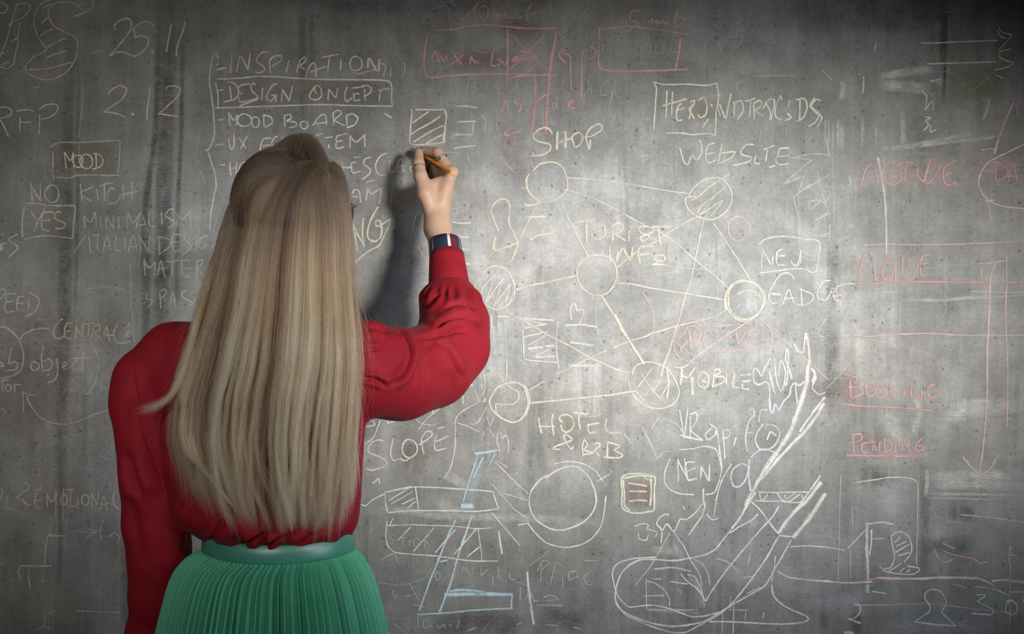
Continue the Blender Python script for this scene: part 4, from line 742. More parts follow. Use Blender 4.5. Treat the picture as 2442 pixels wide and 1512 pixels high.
# ------------------------------------------------------------------ modelling: smooth blended volumes turned into meshes
GX = None


def smin(a, b, k):
    h = np.clip(0.5 + 0.5 * (b - a) / k, 0, 1)
    return b + (a - b) * h - k * h * (1 - h)


def smax(a, b, k):
    return -smin(-a, -b, k)


def capsule(P, a, b, ra, rb):
    a, b = np.asarray(a, np.float32), np.asarray(b, np.float32)
    d = b - a
    t = np.clip(((P - a) @ d) / max(float(d @ d), 1e-9), 0, 1)
    return np.linalg.norm(P - a - t[:, None] * d, axis=1) - (ra + (rb - ra) * t)


def chain(P, pts, k=0.02):
    """pts: (point, radius) along a limb; tapered and blended at every joint."""
    out = None
    for (a, ra), (b, rb) in zip(pts[:-1], pts[1:]):
        d = capsule(P, a, b, ra, rb)
        out = d if out is None else smin(out, d, k)
    return out


def ellipsoid(P, c, r, R=None):
    q = P - np.asarray(c, np.float32)
    if R is not None:
        q = q @ np.asarray(R, np.float32)
    r = np.asarray(r, np.float32)
    k0 = np.linalg.norm(q / r, axis=1)
    k1 = np.linalg.norm(q / (r * r), axis=1)
    return k0 * (k0 - 1) / np.maximum(k1, 1e-6)


def loft(P, rows):
    """rows of (z, x centre, y centre, half width, half depth): a stack of oval sections, top to bottom in any order."""
    rows = sorted(rows)
    z = np.array([r[0] for r in rows])
    g = lambda i: np.interp(P[:, 2], z, [r[i] for r in rows])
    a, b = g(3), g(4)
    q = np.sqrt(((P[:, 0] - g(1)) / a) ** 2 + ((P[:, 1] - g(2)) / b) ** 2)
    d = (q - 1) * np.minimum(a, b)
    return np.maximum(d, np.maximum(z[0] - P[:, 2], P[:, 2] - z[-1]))


def surface(f, lo, hi, h, band=2.6):
    """Surface nets over the zero level of f, worked out only near the surface."""
    lo, hi = np.array(lo, float), np.array(hi, float)
    n = np.ceil((hi - lo) / h).astype(int) + 1
    B = 8
    nb = np.ceil(n / B).astype(int)
    n = nb * B
    D = np.full(tuple(n), 1.0, np.float32)
    ib = np.stack(np.meshgrid(*[np.arange(k) for k in nb], indexing='ij'), -1).reshape(-1, 3)
    cen = (lo + (ib * B + (B - 1) / 2) * h).astype(np.float32)
    dc = f(cen)
    rad = B * h * 0.5 * 1.733
    off = np.stack(np.meshgrid(*[np.arange(B)] * 3, indexing='ij'), -1).reshape(-1, 3)
    D = np.repeat(np.repeat(np.repeat(dc.reshape(tuple(nb)), B, 0), B, 1), B, 2).astype(np.float32)
    act = np.nonzero(np.abs(dc) < rad * band)[0]
    for s in range(0, len(act), 600):
        I = (ib[act[s:s + 600]][:, None, :] * B + off[None]).reshape(-1, 3)
        D[I[:, 0], I[:, 1], I[:, 2]] = f((lo + I * h).astype(np.float32))
    S = D < 0
    # cells with a sign change
    c = [S[i:n[0] - 1 + i, j:n[1] - 1 + j, k:n[2] - 1 + k] for i in (0, 1) for j in (0, 1) for k in (0, 1)]
    cnt = sum(x.astype(np.int8) for x in c)
    cell = np.argwhere((cnt > 0) & (cnt < 8))
    idx = -np.ones(tuple(n - 1), np.int32)
    idx[cell[:, 0], cell[:, 1], cell[:, 2]] = np.arange(len(cell))
    corners = np.array([(i, j, k) for i in (0, 1) for j in (0, 1) for k in (0, 1)])
    val = np.stack([D[cell[:, 0] + i, cell[:, 1] + j, cell[:, 2] + k] for i, j, k in corners], 1)
    acc = np.zeros((len(cell), 3))
    num = np.zeros(len(cell))
    for a in range(8):
        for b in range(a + 1, 8):
            if np.abs(corners[a] - corners[b]).sum() != 1:
                continue
            va, vb = val[:, a], val[:, b]
            m = (va < 0) != (vb < 0)
            t = np.where(m, va / np.where(m, va - vb, 1), 0)
            p = corners[a] + t[:, None] * (corners[b] - corners[a])
            acc += np.where(m[:, None], p, 0)
            num += m
    V = lo + (cell + acc / num[:, None]) * h
    F = []
    for ax in range(3):
        u, v = [(1, 2), (2, 0), (0, 1)][ax]
        sl0 = [slice(1, -1)] * 3
        sl1 = [slice(1, -1)] * 3
        sl0[ax] = slice(0, n[ax] - 1)
        sl1[ax] = slice(1, n[ax])
        A, Bv = S[tuple(sl0)], S[tuple(sl1)]
        e = np.argwhere(A != Bv)
        org = np.ones(3, int)
        org[ax] = 0
        flip = A[e[:, 0], e[:, 1], e[:, 2]]
        g = e + org
        q = []
        for du, dv in ((-1, -1), (0, -1), (0, 0), (-1, 0)):
            h_ = g.copy()
            h_[:, u] += du
            h_[:, v] += dv
            q.append(idx[h_[:, 0], h_[:, 1], h_[:, 2]])
        q = np.stack(q, 1)
        ok = (q >= 0).all(1)
        q, flip = q[ok], flip[ok]
        q[~flip] = q[~flip][:, ::-1]
        F.append(q)
    return V.astype(np.float32), np.vstack(F).astype(np.int32)


def vertex_normals(V, F):
    a, b, c, d = (V[F[:, i]] for i in range(4))
    nf = np.cross(c - a, d - b)
    Nn = np.zeros_like(V)
    for i in range(4):
        np.add.at(Nn, F[:, i], nf)
    return Nn / np.maximum(np.linalg.norm(Nn, axis=1, keepdims=True), 1e-12)


def relax(V, F, times, lam=0.5):
    e = np.vstack([F[:, [0, 1]], F[:, [1, 2]], F[:, [2, 3]], F[:, [3, 0]]])
    e = np.vstack([e, e[:, ::-1]])
    deg = np.bincount(e[:, 0], minlength=len(V)).astype(np.float32)
    for _ in range(times):
        s = np.stack([np.bincount(e[:, 0], V[e[:, 1], i], len(V)) for i in range(3)], 1)
        V = V + lam * (s / deg[:, None] - V)
    return V.astype(np.float32)


def to_px(V):
    d = V[:, 1] - CAM_Y
    return np.stack([1221 + V[:, 0] / d * FPX, 756 - (V[:, 2] - CAM_Z) / d * FPX], 1)


def poly_dist(Q, pts):
    """Signed distance (left of the line +) and place along it, of the points Q from a polyline."""
    pts = np.asarray(pts, float)
    best = np.full(len(Q), 1e9)
    sgn = np.zeros(len(Q))
    along = np.zeros(len(Q))
    tot = len(pts) - 1
    for i in range(tot):
        a, d = pts[i], pts[i + 1] - pts[i]
        t = np.clip(((Q - a) @ d) / (d @ d), 0, 1)
        r = Q - a - t[:, None] * d
        dist = np.linalg.norm(r, axis=1)
        m = dist < best
        best[m] = dist[m]
        sgn[m] = np.sign(d[0] * r[:, 1] - d[1] * r[:, 0])[m]
        along[m] = ((i + t) / tot)[m]
    return best * np.where(sgn == 0, 1, sgn), along
# ------------------------------------------------------------------ the woman
def skin_material():
    m, nt, out = new_mat('skin')
    pos = N(nt, 'ShaderNodeNewGeometry').outputs['Position']
    f = noise(nt, pos, 45, 4, 0.6, 0.35, 0.7)
    bs = N(nt, 'ShaderNodeBsdfPrincipled', i_Roughness=0.48)
    L(nt, mix_col(nt, f, (0.47, 0.305, 0.215, 1), (0.52, 0.33, 0.24, 1)), bs.inputs['Base Color'])
    bs.inputs['Subsurface Weight'].default_value = 0.12
    bs.inputs['Subsurface Radius'].default_value = (0.012, 0.004, 0.002)
    bs.inputs['Specular IOR Level'].default_value = 0.35
    bump = N(nt, 'ShaderNodeBump', i_Strength=0.12, i_Distance=0.001)
    L(nt, noise(nt, pos, 420, 3, 0.6), bump.inputs['Height'])
    L(nt, bump.outputs[0], bs.inputs['Normal'])
    L(nt, bs.outputs[0], out.inputs[0])
    return m


def cloth_material(name, c0, c1, rough, sheen, weave=900, bump_k=0.1, aniso=0.0, spec=0.3):
    m, nt, out = new_mat(name)
    pos = N(nt, 'ShaderNodeNewGeometry').outputs['Position']
    f = noise(nt, pos, 24, 4, 0.6, 0.3, 0.7)
    bs = N(nt, 'ShaderNodeBsdfPrincipled', i_Roughness=rough)
    L(nt, mix_col(nt, f, c0, c1), bs.inputs['Base Color'])
    bs.inputs['Sheen Weight'].default_value = sheen
    bs.inputs['Sheen Roughness'].default_value = 0.4
    bs.inputs['Specular IOR Level'].default_value = spec
    bs.inputs['Anisotropic'].default_value = aniso
    bump = N(nt, 'ShaderNodeBump', i_Strength=bump_k, i_Distance=0.0008)
    L(nt, noise(nt, pos, weave, 2, 0.6), bump.inputs['Height'])
    L(nt, bump.outputs[0], bs.inputs['Normal'])
    L(nt, bs.outputs[0], out.inputs[0])
    return m


SKIN = skin_material()
RED = cloth_material('red_crepe', (0.235, 0.0105, 0.019, 1), (0.275, 0.0125, 0.023, 1), 0.68, 0.02, spec=0.12)
GREEN = cloth_material('green_chiffon', (0.085, 0.41, 0.25, 1), (0.10, 0.45, 0.28, 1), 0.55, 0.10, spec=0.3)
SATIN = cloth_material('green_satin', (0.055, 0.26, 0.19, 1), (0.065, 0.29, 0.21, 1), 0.36, 0.05, 600, 0.06, 0.5, spec=0.8)

TY = -0.48                                                # depth of the trunk


def Wp(px, py, y):
    return np.array(W(px, py, y), np.float32)


def limb(rows):
    return [(Wp(px, py, y), RPX(r, y)) for px, py, y, r in rows]


def trunk_rows(rows, y=TY):
    out = []
    for py, l, r, cy, b in rows:
        p, q = W(l, py, cy), W(r, py, cy)
        out.append((p.z, (p.x + q.x) / 2, cy, (q.x - p.x) / 2, b))
    return out


HC = Wp(694, 505, -0.475)                                 # middle of the head
YAW = math.radians(27)
# head axes: face direction turned from the wall towards the raised hand
fd = np.array([math.sin(YAW), math.cos(YAW), 0.0])
rd = np.array([math.cos(YAW), -math.sin(YAW), 0.0])
HR = np.stack([rd, fd, np.array([0, 0, 1.0])], 1)         # columns right, forward, up


def hp(r, f, u):
    return (HC + HR @ np.array([r, f, u])).astype(np.float32)


# right hand, wrist to finger tips: (px, py, depth, radius px)
FINGERS = {
    'index': [(1052, 480, -.098, 15), (1077, 413, -.088, 13.5), (1043, 364, -.068, 12), (1014, 360, -.046, 11), (997, 361, -.030, 9)],
    'middle': [(1048, 480, -.085, 15), (1073, 414, -.066, 13.5), (1050, 372, -.043, 12), (1026, 378, -.026, 11), (1010, 392, -.020, 9.5)],
    'ring': [(1044, 486, -.070, 15), (1066, 424, -.046, 13), (1052, 386, -.024, 11.5), (1034, 402, -.0155, 10.5), (1036, 426, -.020, 9.5)],
    'little': [(1038, 492, -.058, 14), (1054, 438, -.030, 12), (1046, 408, -.0145, 10), (1030, 420, -.0125, 9.2), (1034, 440, -.018, 8.5)],
}
THUMB = [(1034, 520, -.105, 17), (1014, 462, -.108, 18.5), (1003, 420, -.100, 15.5), (998, 390, -.084, 14.2), (998, 364, -.064, 11)]
ARM_R = [(850, 862, -.47, 58), (960, 870, -.40, 54), (1072, 838, -.28, 48), (1082, 770, -.235, 40), (1072, 690, -.185, 31), (1062, 625, -.150, 28), (1051, 575, -.125, 25.2), (1045, 540, -.110, 26.2)]
ARM_L = [(354, 915, -.475, 48), (350, 1000, -.48, 46), (364, 1180, -.475, 47), (368, 1300, -.455, 40), (352, 1480, -.41, 30), (350, 1560, -.39, 28)]


def f_hand(P):
    d = chain(P, limb(ARM_R[4:]), 0.012)
    palm = None
    for k, f in FINGERS.items():
        a = chain(P, limb(f[:2]), 0.006)
        palm = a if palm is None else smin(palm, a, 0.014)
    w = Wp(1042, 545, -.108)
    for q, y, r in (((1060, 450), -.088, 17), ((1050, 455), -.066, 17), ((1040, 470), -.085, 19)):
        palm = smin(palm, capsule(P, w, Wp(*q, y), RPX(24, -.1), RPX(r, -.08)), 0.014)
    palm = smin(palm, chain(P, [(Wp(1018, 446, -.102), RPX(13, -.1)), (Wp(1040, 436, -.088), RPX(11, -.1)), (Wp(1062, 430, -.078), RPX(12, -.08))], .006), 0.012)
    th = chain(P, limb(THUMB[:3]), 0.008)
    palm = smin(palm, th, 0.012)
    d = smin(d, palm, 0.016)
    for k, f in FINGERS.items():
        d = smin(d, chain(P, limb(f[1:]), 0.0025), 0.0045)
    d = smin(d, chain(P, limb(THUMB[2:]), 0.004), 0.005)
    # knuckle and wrist bone
    d = smin(d, ellipsoid(P, Wp(1079, 410, -.092), (.0105, .008, .011)), 0.008)
    # crease of the thumb web
    d = smax(d, -capsule(P, Wp(1030, 424, -.112), Wp(1046, 462, -.121), .0030, .0010), 0.006)
    # nail of the thumb
    return d


def f_body(P):
    # trunk inside the blouse, hips and legs inside the skirt
    tr = loft(P, trunk_rows([(790, 470, 810, -.475, .062), (860, 400, 850, -.47, .088), (960, 452, 822, -.465, .105), (1100, 478, 815, -.475, .095),
                             (1240, 512, 818, -.485, .085), (1310, 508, 830, -.488, .088), (1420, 470, 850, -.49, .105), (1560, 450, 875, -.495, .115), (1700, 470, 860, -.49, .10)]))
    d = tr
    d = smin(d, capsule(P, Wp(430, 866, -.472), Wp(820, 858, -.472), .044, .044), 0.05)
    d = smin(d, capsule(P, Wp(668, 800, -.475), hp(0, -.025, -.03), .058, .050), 0.035)
    d = smin(d, chain(P, limb(ARM_R[:6]), 0.025), 0.04)
    d = smin(d, chain(P, limb(ARM_L), 0.03), 0.04)
    hl = [(Wp(350, 1545, -.392), .021), (Wp(352, 1640, -.36), .028), (Wp(354, 1680, -.345), .024)]
    d = smin(d, chain(P, hl, 0.015), 0.015)
    for i, (x, y2) in enumerate(((330, -.335), (345, -.36), (360, -.355), (374, -.335))):
        d = smin(d, chain(P, [(Wp(x + 6, 1680, -.35), .0105), (Wp(x, 1730, y2 + .012), .0095), (Wp(x + 2, 1762 + 5 * (i in (1, 2)), y2 + .03), .0075)], 0.004), 0.008)
    d = smin(d, chain(P, [(Wp(372, 1620, -.36), .014), (Wp(388, 1665, -.335), .0105), (Wp(386, 1700, -.318), .008)], 0.005), 0.012)
    # legs down to the floor
    for s in (-1, 1):
        hx = -.385 + s * .082
        leg = [(np.array((hx, -.49, .86)), .086), (np.array((hx + .004 * s, -.485, .66)), .068), (np.array((hx, -.475, .47)), .052),
               (np.array((hx, -.495, .34)), .050), (np.array((hx, -.49, .16)), .032), (np.array((hx, -.485, .085)), .034)]
        d = smin(d, chain(P, [(p.astype(np.float32), r) for p, r in leg], 0.03), 0.035)
        d = smin(d, capsule(P, np.array((hx, -.50, .05), np.float32), np.array((hx + .015 * s, -.33, .035), np.float32), .034, .026), 0.03)
    # head
    hd = ellipsoid(P, hp(0.003, -.014, .008), (.070, .088, .084), HR)
    hd = smin(hd, ellipsoid(P, hp(0, .028, -.045), (.058, .062, .068), HR), 0.03)
    hd = smin(hd, ellipsoid(P, hp(0, .070, -.095), (.020, .018, .018), HR), 0.03)        # chin
    hd = smin(hd, capsule(P, hp(-.03, .072, .018), hp(.03, .072, .018), .014, .014), 0.015)    # brow
    for s in (-1, 1):
        hd = smax(hd, -ellipsoid(P, hp(s * .031, .098, .000), (.017, .012, .011), HR), 0.010)
        hd = smin(hd, ellipsoid(P, hp(s * .031, .078, -.001), (.0135, .0125, .0125), HR), 0.003)
        hd = smin(hd, ellipsoid(P, hp(s * .042, .062, -.032), (.022, .020, .018), HR), 0.02)
        hd = smin(hd, ellipsoid(P, hp(s * .077, -.010, -.010), (.008, .019, .031), HR), 0.006)  # ears
    hd = smin(hd, chain(P, [(hp(0, .086, .010), .009), (hp(0, .106, -.030), .0115)], .004), 0.012)
    for s in (-1, 1):
        hd = smin(hd, ellipsoid(P, hp(s * .011, .094, -.036), (.0085, .009, .0075), HR), 0.006)
    hd = smin(hd, ellipsoid(P, hp(0, .086, -.060), (.023, .010, .0055), HR), 0.004)
    hd = smin(hd, ellipsoid(P, hp(0, .085, -.071), (.019, .011, .0065), HR), 0.004)
    d = smin(d, hd, 0.03)
    return d


FINE_LO, FINE_HI = Wp(960, 660, -.22), Wp(1110, 335, .004)


def build_body():
    V, F = surface(f_body, (-.80, -.68, -.002), (.10, -.12, 1.75), 0.0042)
    V = relax(V, F, 2)
    lo = np.minimum(FINE_LO, FINE_HI) - .004
    hi = np.maximum(FINE_LO, FINE_HI) + .004
    Vh, Fh = surface(f_hand, (lo[0], -.225, lo[2] - .03), (hi[0], -.001, hi[2]), 0.00115)
    Vh = relax(Vh, Fh, 2)
    return V, F, Vh, Fh


V, F, Vh, Fh = build_body()
tmp_a = np_mesh('person', V, F, SKIN)
tmp_b = np_mesh('person_hand', Vh, Fh, SKIN)
mod = tmp_a.modifiers.new('join', 'BOOLEAN')
mod.operation = 'UNION'
mod.object = tmp_b
mod.solver = 'EXACT'
dg = bpy.context.evaluated_depsgraph_get()
joined = bpy.data.meshes.new_from_object(tmp_a.evaluated_get(dg))
tmp_a.modifiers.clear()
tmp_a.data = joined
joined.polygons.foreach_set('use_smooth', np.ones(len(joined.polygons), dtype=bool))
joined.update()
bpy.data.objects.remove(tmp_b)
PERSON = tmp_a
PERSON.name = 'person'
tag(PERSON, 'long-haired woman seen from behind in red blouse and green pleated skirt, writing on wall', 'person')
# ------------------------------------------------------------------ blouse
SLEEVE_R = [(872, 884, -.47, 114), (955, 893, -.40, 101), (1030, 874, -.335, 91), (1078, 826, -.285, 82), (1084, 768, -.24, 74), (1071, 720, -.205, 61), (1072, 694, -.19, 47)]
SLEEVE_L = [(338, 910, -.475, 70), (338, 965, -.475, 67), (352, 1060, -.48, 64), (364, 1150, -.485, 68), (373, 1250, -.475, 72), (380, 1340, -.455, 66), (372, 1420, -.44, 56), (354, 1512, -.415, 46), (350, 1540, -.40, 36)]
BLOUSE_ROWS = trunk_rows([(752, 560, 720, -.475, .060), (790, 440, 862, -.47, .072), (840, 362, 884, -.47, .092), (900, 352, 884, -.47, .112), (1000, 374, 872, -.475, .122),
                          (1100, 384, 865, -.48, .126), (1180, 396, 861, -.485, .128), (1225, 414, 857, -.488, .128), (1252, 436, 852, -.49, .124), (1268, 466, 844, -.49, .108), (1282, 488, 838, -.49, .092), (1306, 494, 834, -.49, .084)])
# folds: (width px, depth m, the line in the photograph's frame, sharp side)
FOLDS = [
    (10, .0115, [(950, 786), (968, 824), (971, 858), (957, 893), (926, 924)], 1),
    (20, -.0050, [(932, 780), (950, 824), (953, 858), (940, 890), (914, 912)], 0),
    (9, .0060, [(862, 902), (892, 904), (912, 914), (924, 928)], 1),
    (8, .0045, [(866, 838), (890, 832), (908, 834)], 1),
    (12, .0040, [(880, 778), (906, 782), (930, 800)], 1),
    (12, .0065, [(1036, 812), (1062, 833), (1080, 862), (1092, 890), (1101, 912)], 1),
    (20, -.0045, [(1018, 830), (1050, 850), (1066, 880), (1074, 905)], 0),
    (10, .0045, [(992, 806), (1040, 804), (1068, 797), (1094, 788), (1114, 794)], 1),
    (12, .0060, [(1006, 772), (1040, 784), (1064, 768), (1090, 758), (1124, 758), (1146, 772)], 1),
    (12, -.0045, [(1020, 792), (1052, 782), (1086, 775), (1120, 776)], 0),
    (9, .0050, [(1006, 742), (1026, 726), (1044, 708), (1054, 698)], 1),
    (9, .0035, [(1060, 738), (1084, 726), (1110, 724), (1130, 738)], 1),
    (8, .0030, [(1098, 700), (1112, 722), (1130, 748), (1142, 790)], 0),
    (12, .0030, [(985, 820), (1000, 850), (1010, 900), (1006, 940)], 1),
    (14, .0030, [(1130, 800), (1134, 850), (1112, 905)], 0),
    (5, .0030, [(316, 868), (318, 900), (326, 950), (344, 1030), (372, 1104), (400, 1190), (430, 1248)], 0),
    (4, .0022, [(258, 908), (290, 893), (320, 882)], 0),
    (10, .0035, [(298, 1000), (304, 972), (330, 955)], 0),
    (22, .0060, [(300, 1080), (318, 1140), (338, 1190)], 1),
    (30, -.0050, [(376, 1190), (404, 1250), (408, 1320), (392, 1380)], 0),
    (18, .0055, [(300, 1180), (320, 1250), (332, 1330)], 0),
    (14, .0065, [(470, 1120), (452, 1180), (448, 1230)], 0),
    (10, .0065, [(566, 1306), (596, 1288), (622, 1280), (640, 1262)], 1),
    (9, .0060, [(620, 1306), (646, 1290), (680, 1280), (716, 1262)], 1),
    (12, .0050, [(500, 1296), (520, 1260), (560, 1220)], 1),
    (12, .0045, [(690, 1300), (740, 1280), (800, 1250), (830, 1210)], 1),
    (16, .0050, [(846, 1020), (838, 1080), (842, 1150)], 0),
]


def f_blouse(P):
    d = loft(P, BLOUSE_ROWS)
    d = smin(d, chain(P, [(Wp(640, 800, -.475), RPX(62, TY)), (Wp(410, 840, -.475), RPX(62, TY)), (Wp(346, 898, -.475), RPX(66, TY))], 0.03), 0.03)
    d = smin(d, chain(P, [(Wp(640, 800, -.475), RPX(62, TY)), (Wp(880, 826, -.475), RPX(58, TY))], 0.03), 0.03)
    d = smin(d, chain(P, limb(SLEEVE_R), 0.03), 0.016)
    d = smin(d, chain(P, limb(SLEEVE_L), 0.03), 0.012)
    # the tube ends flat at the cuff seam
    a, b = Wp(1072, 690, -.187), Wp(1067, 640, -.165)
    n = (b - a) / np.linalg.norm(b - a)
    near = np.linalg.norm(P - a, axis=1) < .09
    d = np.where(near, np.maximum(d, (P - a) @ n), d)
    # throat opening
    d = smax(d, -capsule(P, Wp(668, 790, -.475), hp(0, -.02, 0), .056, .052), 0.01)
    return d


def fold_displace(V, Nn):
    px = to_px(V)
    view = V - np.array((0, CAM_Y, CAM_Z))
    view /= np.linalg.norm(view, axis=1, keepdims=True)
    face = np.clip(-(Nn * view).sum(1) * 1.6 + .1, 0, 1)
    off = np.zeros(len(V))
    for w, dep, line, sharp in FOLDS:
        pts = catmull(np.array(line, float))[::4] if len(line) > 2 else np.array(line, float)
        s, al = poly_dist(px, pts)
        fade = np.clip(np.minimum(al, 1 - al) * 5 + .15, 0, 1)
        if sharp:
            g = -np.exp(-(s / (w * .42)) ** 2) + .55 * np.exp(-((np.abs(s) - w * 1.15) / (w * .75)) ** 2)
        else:
            g = -np.exp(-(s / w) ** 2)
        off += dep * (1.55 if sharp else 1.2) * g * fade
    # gathers where the sleeve meets the cuff
    a = np.arctan2(V[:, 0] - Wp(1071, 700, -.195)[0], -(V[:, 1] + .195))
    yy = px[:, 1]
    g = np.exp(-((yy - 702) / 14.0) ** 2) * (px[:, 0] > 990) * (px[:, 0] < 1150)
    off2 = .0034 * np.sin(a * 24 + 1.3 * np.sin(a * 7)) * g
    # gathers above the waistband
    g = np.exp(-((yy - 1290) / 26.0) ** 2) * (px[:, 0] > 440) * (px[:, 0] < 870) * (V[:, 0] > -.62)
    b = np.arctan2(V[:, 0] + .385, -(V[:, 1] + .49))
    off3 = .0028 * np.sin(b * 15 + 1.7 * np.sin(b * 4)) * g
    return V + Nn * ((off * face) + off2 + off3)[:, None]


V, F = surface(f_blouse, (-.76, -.66, .86), (.02, -.14, 1.46), 0.0025)
V = relax(V, F, 8)
V = fold_displace(V, vertex_normals(V, F)).astype(np.float32)
V = relax(V, F, 1)
BLOUSE = np_mesh('blouse', V, F, RED, PERSON)
BLOUSE['label'] = 'loose dark red blouse with gathered sleeves'


def tube(name, pts, radii, mat, parent, seg=64, thick=.0016, squash=None, wob=0.0, hint=(0, -1, 0)):
    """Open sleeve-like tube with a wall: outer skin, rim, inner skin. Angle 0 faces hint."""
    pts = [np.array(p, float) for p in pts]
    V, UV = [], []
    rows = len(pts)
    rings = []
    for inner in (0, 1):
        order = range(rows) if not inner else range(rows - 1, -1, -1)
        for i in order:
            t = pts[min(i + 1, rows - 1)] - pts[max(i - 1, 0)]
            t /= np.linalg.norm(t)
            h = np.array(hint, float)
            h = h - t * (h @ t)
            h /= np.linalg.norm(h)
            s = np.cross(t, h)
            ring = []
            for k in range(seg):
                a = 2 * math.pi * k / seg
                r = radii[i] - thick * inner
                r *= 1 + wob * math.sin(3 * a + i)
                ring.append(len(V))
                V.append(pts[i] + r * (math.cos(a) * h + (squash or 1.0) * math.sin(a) * s))
            rings.append(ring)
    F = []
    n = len(rings)
    for i in range(n):
        A, B = rings[i], rings[(i + 1) % n]
        for k in range(seg):
            F.append((A[k], A[(k + 1) % seg], B[(k + 1) % seg], B[k]))
    o = mesh_obj(name, V, F, mat, parent)
    me = o.data
    uvl = me.uv_layers.new(name='UVMap')
    vi = [l.vertex_index for l in me.loops]
    for p in me.polygons:
        ks = [vi[l] % seg for l in p.loop_indices]
        wrap = max(ks) - min(ks) > seg / 2
        for l in p.loop_indices:
            k = vi[l] % seg
            if wrap and k < seg / 2:
                k += seg
            uvl.data[l].uv = (k / seg, 0.5)
    bm_fix(me)
    return o


def bm_fix(me):
    import bmesh
    bm = bmesh.new()
    bm.from_mesh(me)
    bmesh.ops.recalc_face_normals(bm, faces=bm.faces)
    bm.to_mesh(me)
    bm.free()


def lerp_path(a, b, n):
    return [a + (b - a) * i / (n - 1) for i in range(n)]


ca, cb = Wp(1072, 696, -.190), Wp(1065, 609, -.150)
cpath = lerp_path(ca, cb, 7)
CUFF = tube('cuff', cpath, [RPX(r, -.17) for r in (47, 48.5, 47.5, 46, 44.5, 43, 42)], RED, BLOUSE, thick=.0022)
CUFF['label'] = 'deep red buttoned cuff of the raised sleeve'

# striped ribbon cuff showing above the red one
m, nt, out = new_mat('striped_ribbon')
uv = N(nt, 'ShaderNodeUVMap', uv_map='UVMap')
sp = N(nt, 'ShaderNodeSeparateXYZ')
L(nt, uv.outputs[0], sp.inputs[0])
ramp = N(nt, 'ShaderNodeValToRGB')
ramp.color_ramp.interpolation = 'CONSTANT'
navy, white, maroon = (0.022, 0.030, 0.062, 1), (0.66, 0.63, 0.64, 1), (0.14, 0.014, 0.022, 1)
SGN = 1
stops = []
for deg0, deg1, c in ((-80, -74, white), (-68, -65.5, white), (-45, -43, white), (13, 23.5, white), (23.5, 44, maroon), (66, 68, white), (80, 100, maroon), (120, 130, white), (170, 190, maroon), (230, 238, white)):
    stops += [(deg0 % 360, c), (deg1 % 360, navy)]
stops = sorted(stops, key=lambda q: q[0])
clean = [(0, navy)]
for p, c in stops:
    if clean and abs(clean[-1][0] - p) < .01:
        if c is navy:
            continue
        clean[-1] = (p, c)
    else:
        clean.append((p, c))
els = ramp.color_ramp.elements
while len(els) > 1:
    els.remove(els[-1])
els[0].position, els[0].color = 0, navy
for p, c in clean[1:]:
    e = els.new(p / 360.0)
    e.color = c
L(nt, sp.outputs[0], ramp.inputs[0])
bs = N(nt, 'ShaderNodeBsdfPrincipled', i_Roughness=0.5)
L(nt, ramp.outputs[0], bs.inputs['Base Color'])
L(nt, bs.outputs[0], out.inputs[0])
RIBBON = m
ra, rb = Wp(1066, 632, -.158), Wp(1060, 578, -.133)
BAND = tube('striped_cuff', lerp_path(ra, rb, 5), [RPX(r, -.145) for r in (40.5, 40.5, 40, 39.5, 39)], RIBBON, PERSON, thick=.0012)
BAND['label'] = 'navy cuff band with white and maroon stripes'

# ------------------------------------------------------------------ skirt and waistband
WX, WY = float(W(664, 1290, -.49).x), -.49


def ring_surface(name, rows, seg, mat, parent, pleat=None, inner=.004):
    """rows: (z, half width, half depth, x shift, pleat height, back dip)."""
    V, F = [], []
    rings = []
    for inn in (0, 1):
        order = rows if not inn else rows[::-1]
        for z, a, b, dx, ph, dip in order:
            ring = []
            for k in range(seg):
                t = 2 * math.pi * k / seg
                s, c = math.sin(t), math.cos(t)
                r = 1.0
                e = 0.0
                if pleat:
                    e = 1.85 * ph * pleat(t, z)
                e -= inner * inn
                x = WX + dx + (a + e) * s
                y = WY - (b + e) * c
                ring.append(len(V))
                V.append((x, y, z - dip * max(0, c) ** 1.5))
            rings.append(ring)
    n = len(rings)
    for i in range(n):
        A, B = rings[i], rings[(i + 1) % n]
        for k in range(seg):
            F.append((A[k], A[(k + 1) % seg], B[(k + 1) % seg], B[k]))
    o = mesh_obj(name, V, F, mat, parent)
    bm_fix(o.data)
    return o


_pr = random.Random(8)
_edges = [0.0]
while _edges[-1] < 1.0:
    _edges.append(_edges[-1] + _pr.uniform(.75, 1.25) / 88)
_edges = [e / _edges[-1] for e in _edges]
_ed = np.array(_edges)


def pleat(t, z):
    """Knife pleats: each rises slowly and drops quickly; the creases wander a little down the skirt."""
    depth = max(0.0, 1.03 - z)
    u = (t / (2 * math.pi) + .0022 * math.sin(9 * depth + 3 * t) + .0016 * math.sin(31 * t)) % 1.0
    i = int(np.searchsorted(_ed, u, side='right')) - 1
    i = min(max(i, 0), len(_ed) - 2)
    f = (u - _ed[i]) / (_ed[i + 1] - _ed[i])
    up = f / .68 if f < .68 else (1 - f) / .32
    up = up * up * (3 - 2 * up)
    return (up - .5) * (0.75 + .5 * math.sin(i * 2.4) ** 2)


def px_rows(rows):
    out = []
    for py, l, r, b, ph, dip in rows:
        p, q = W(l, py, WY), W(r, py, WY)
        out.append((p.z, (q.x - p.x) / 2, b, (p.x + q.x) / 2 - WX, ph, dip))
    return out


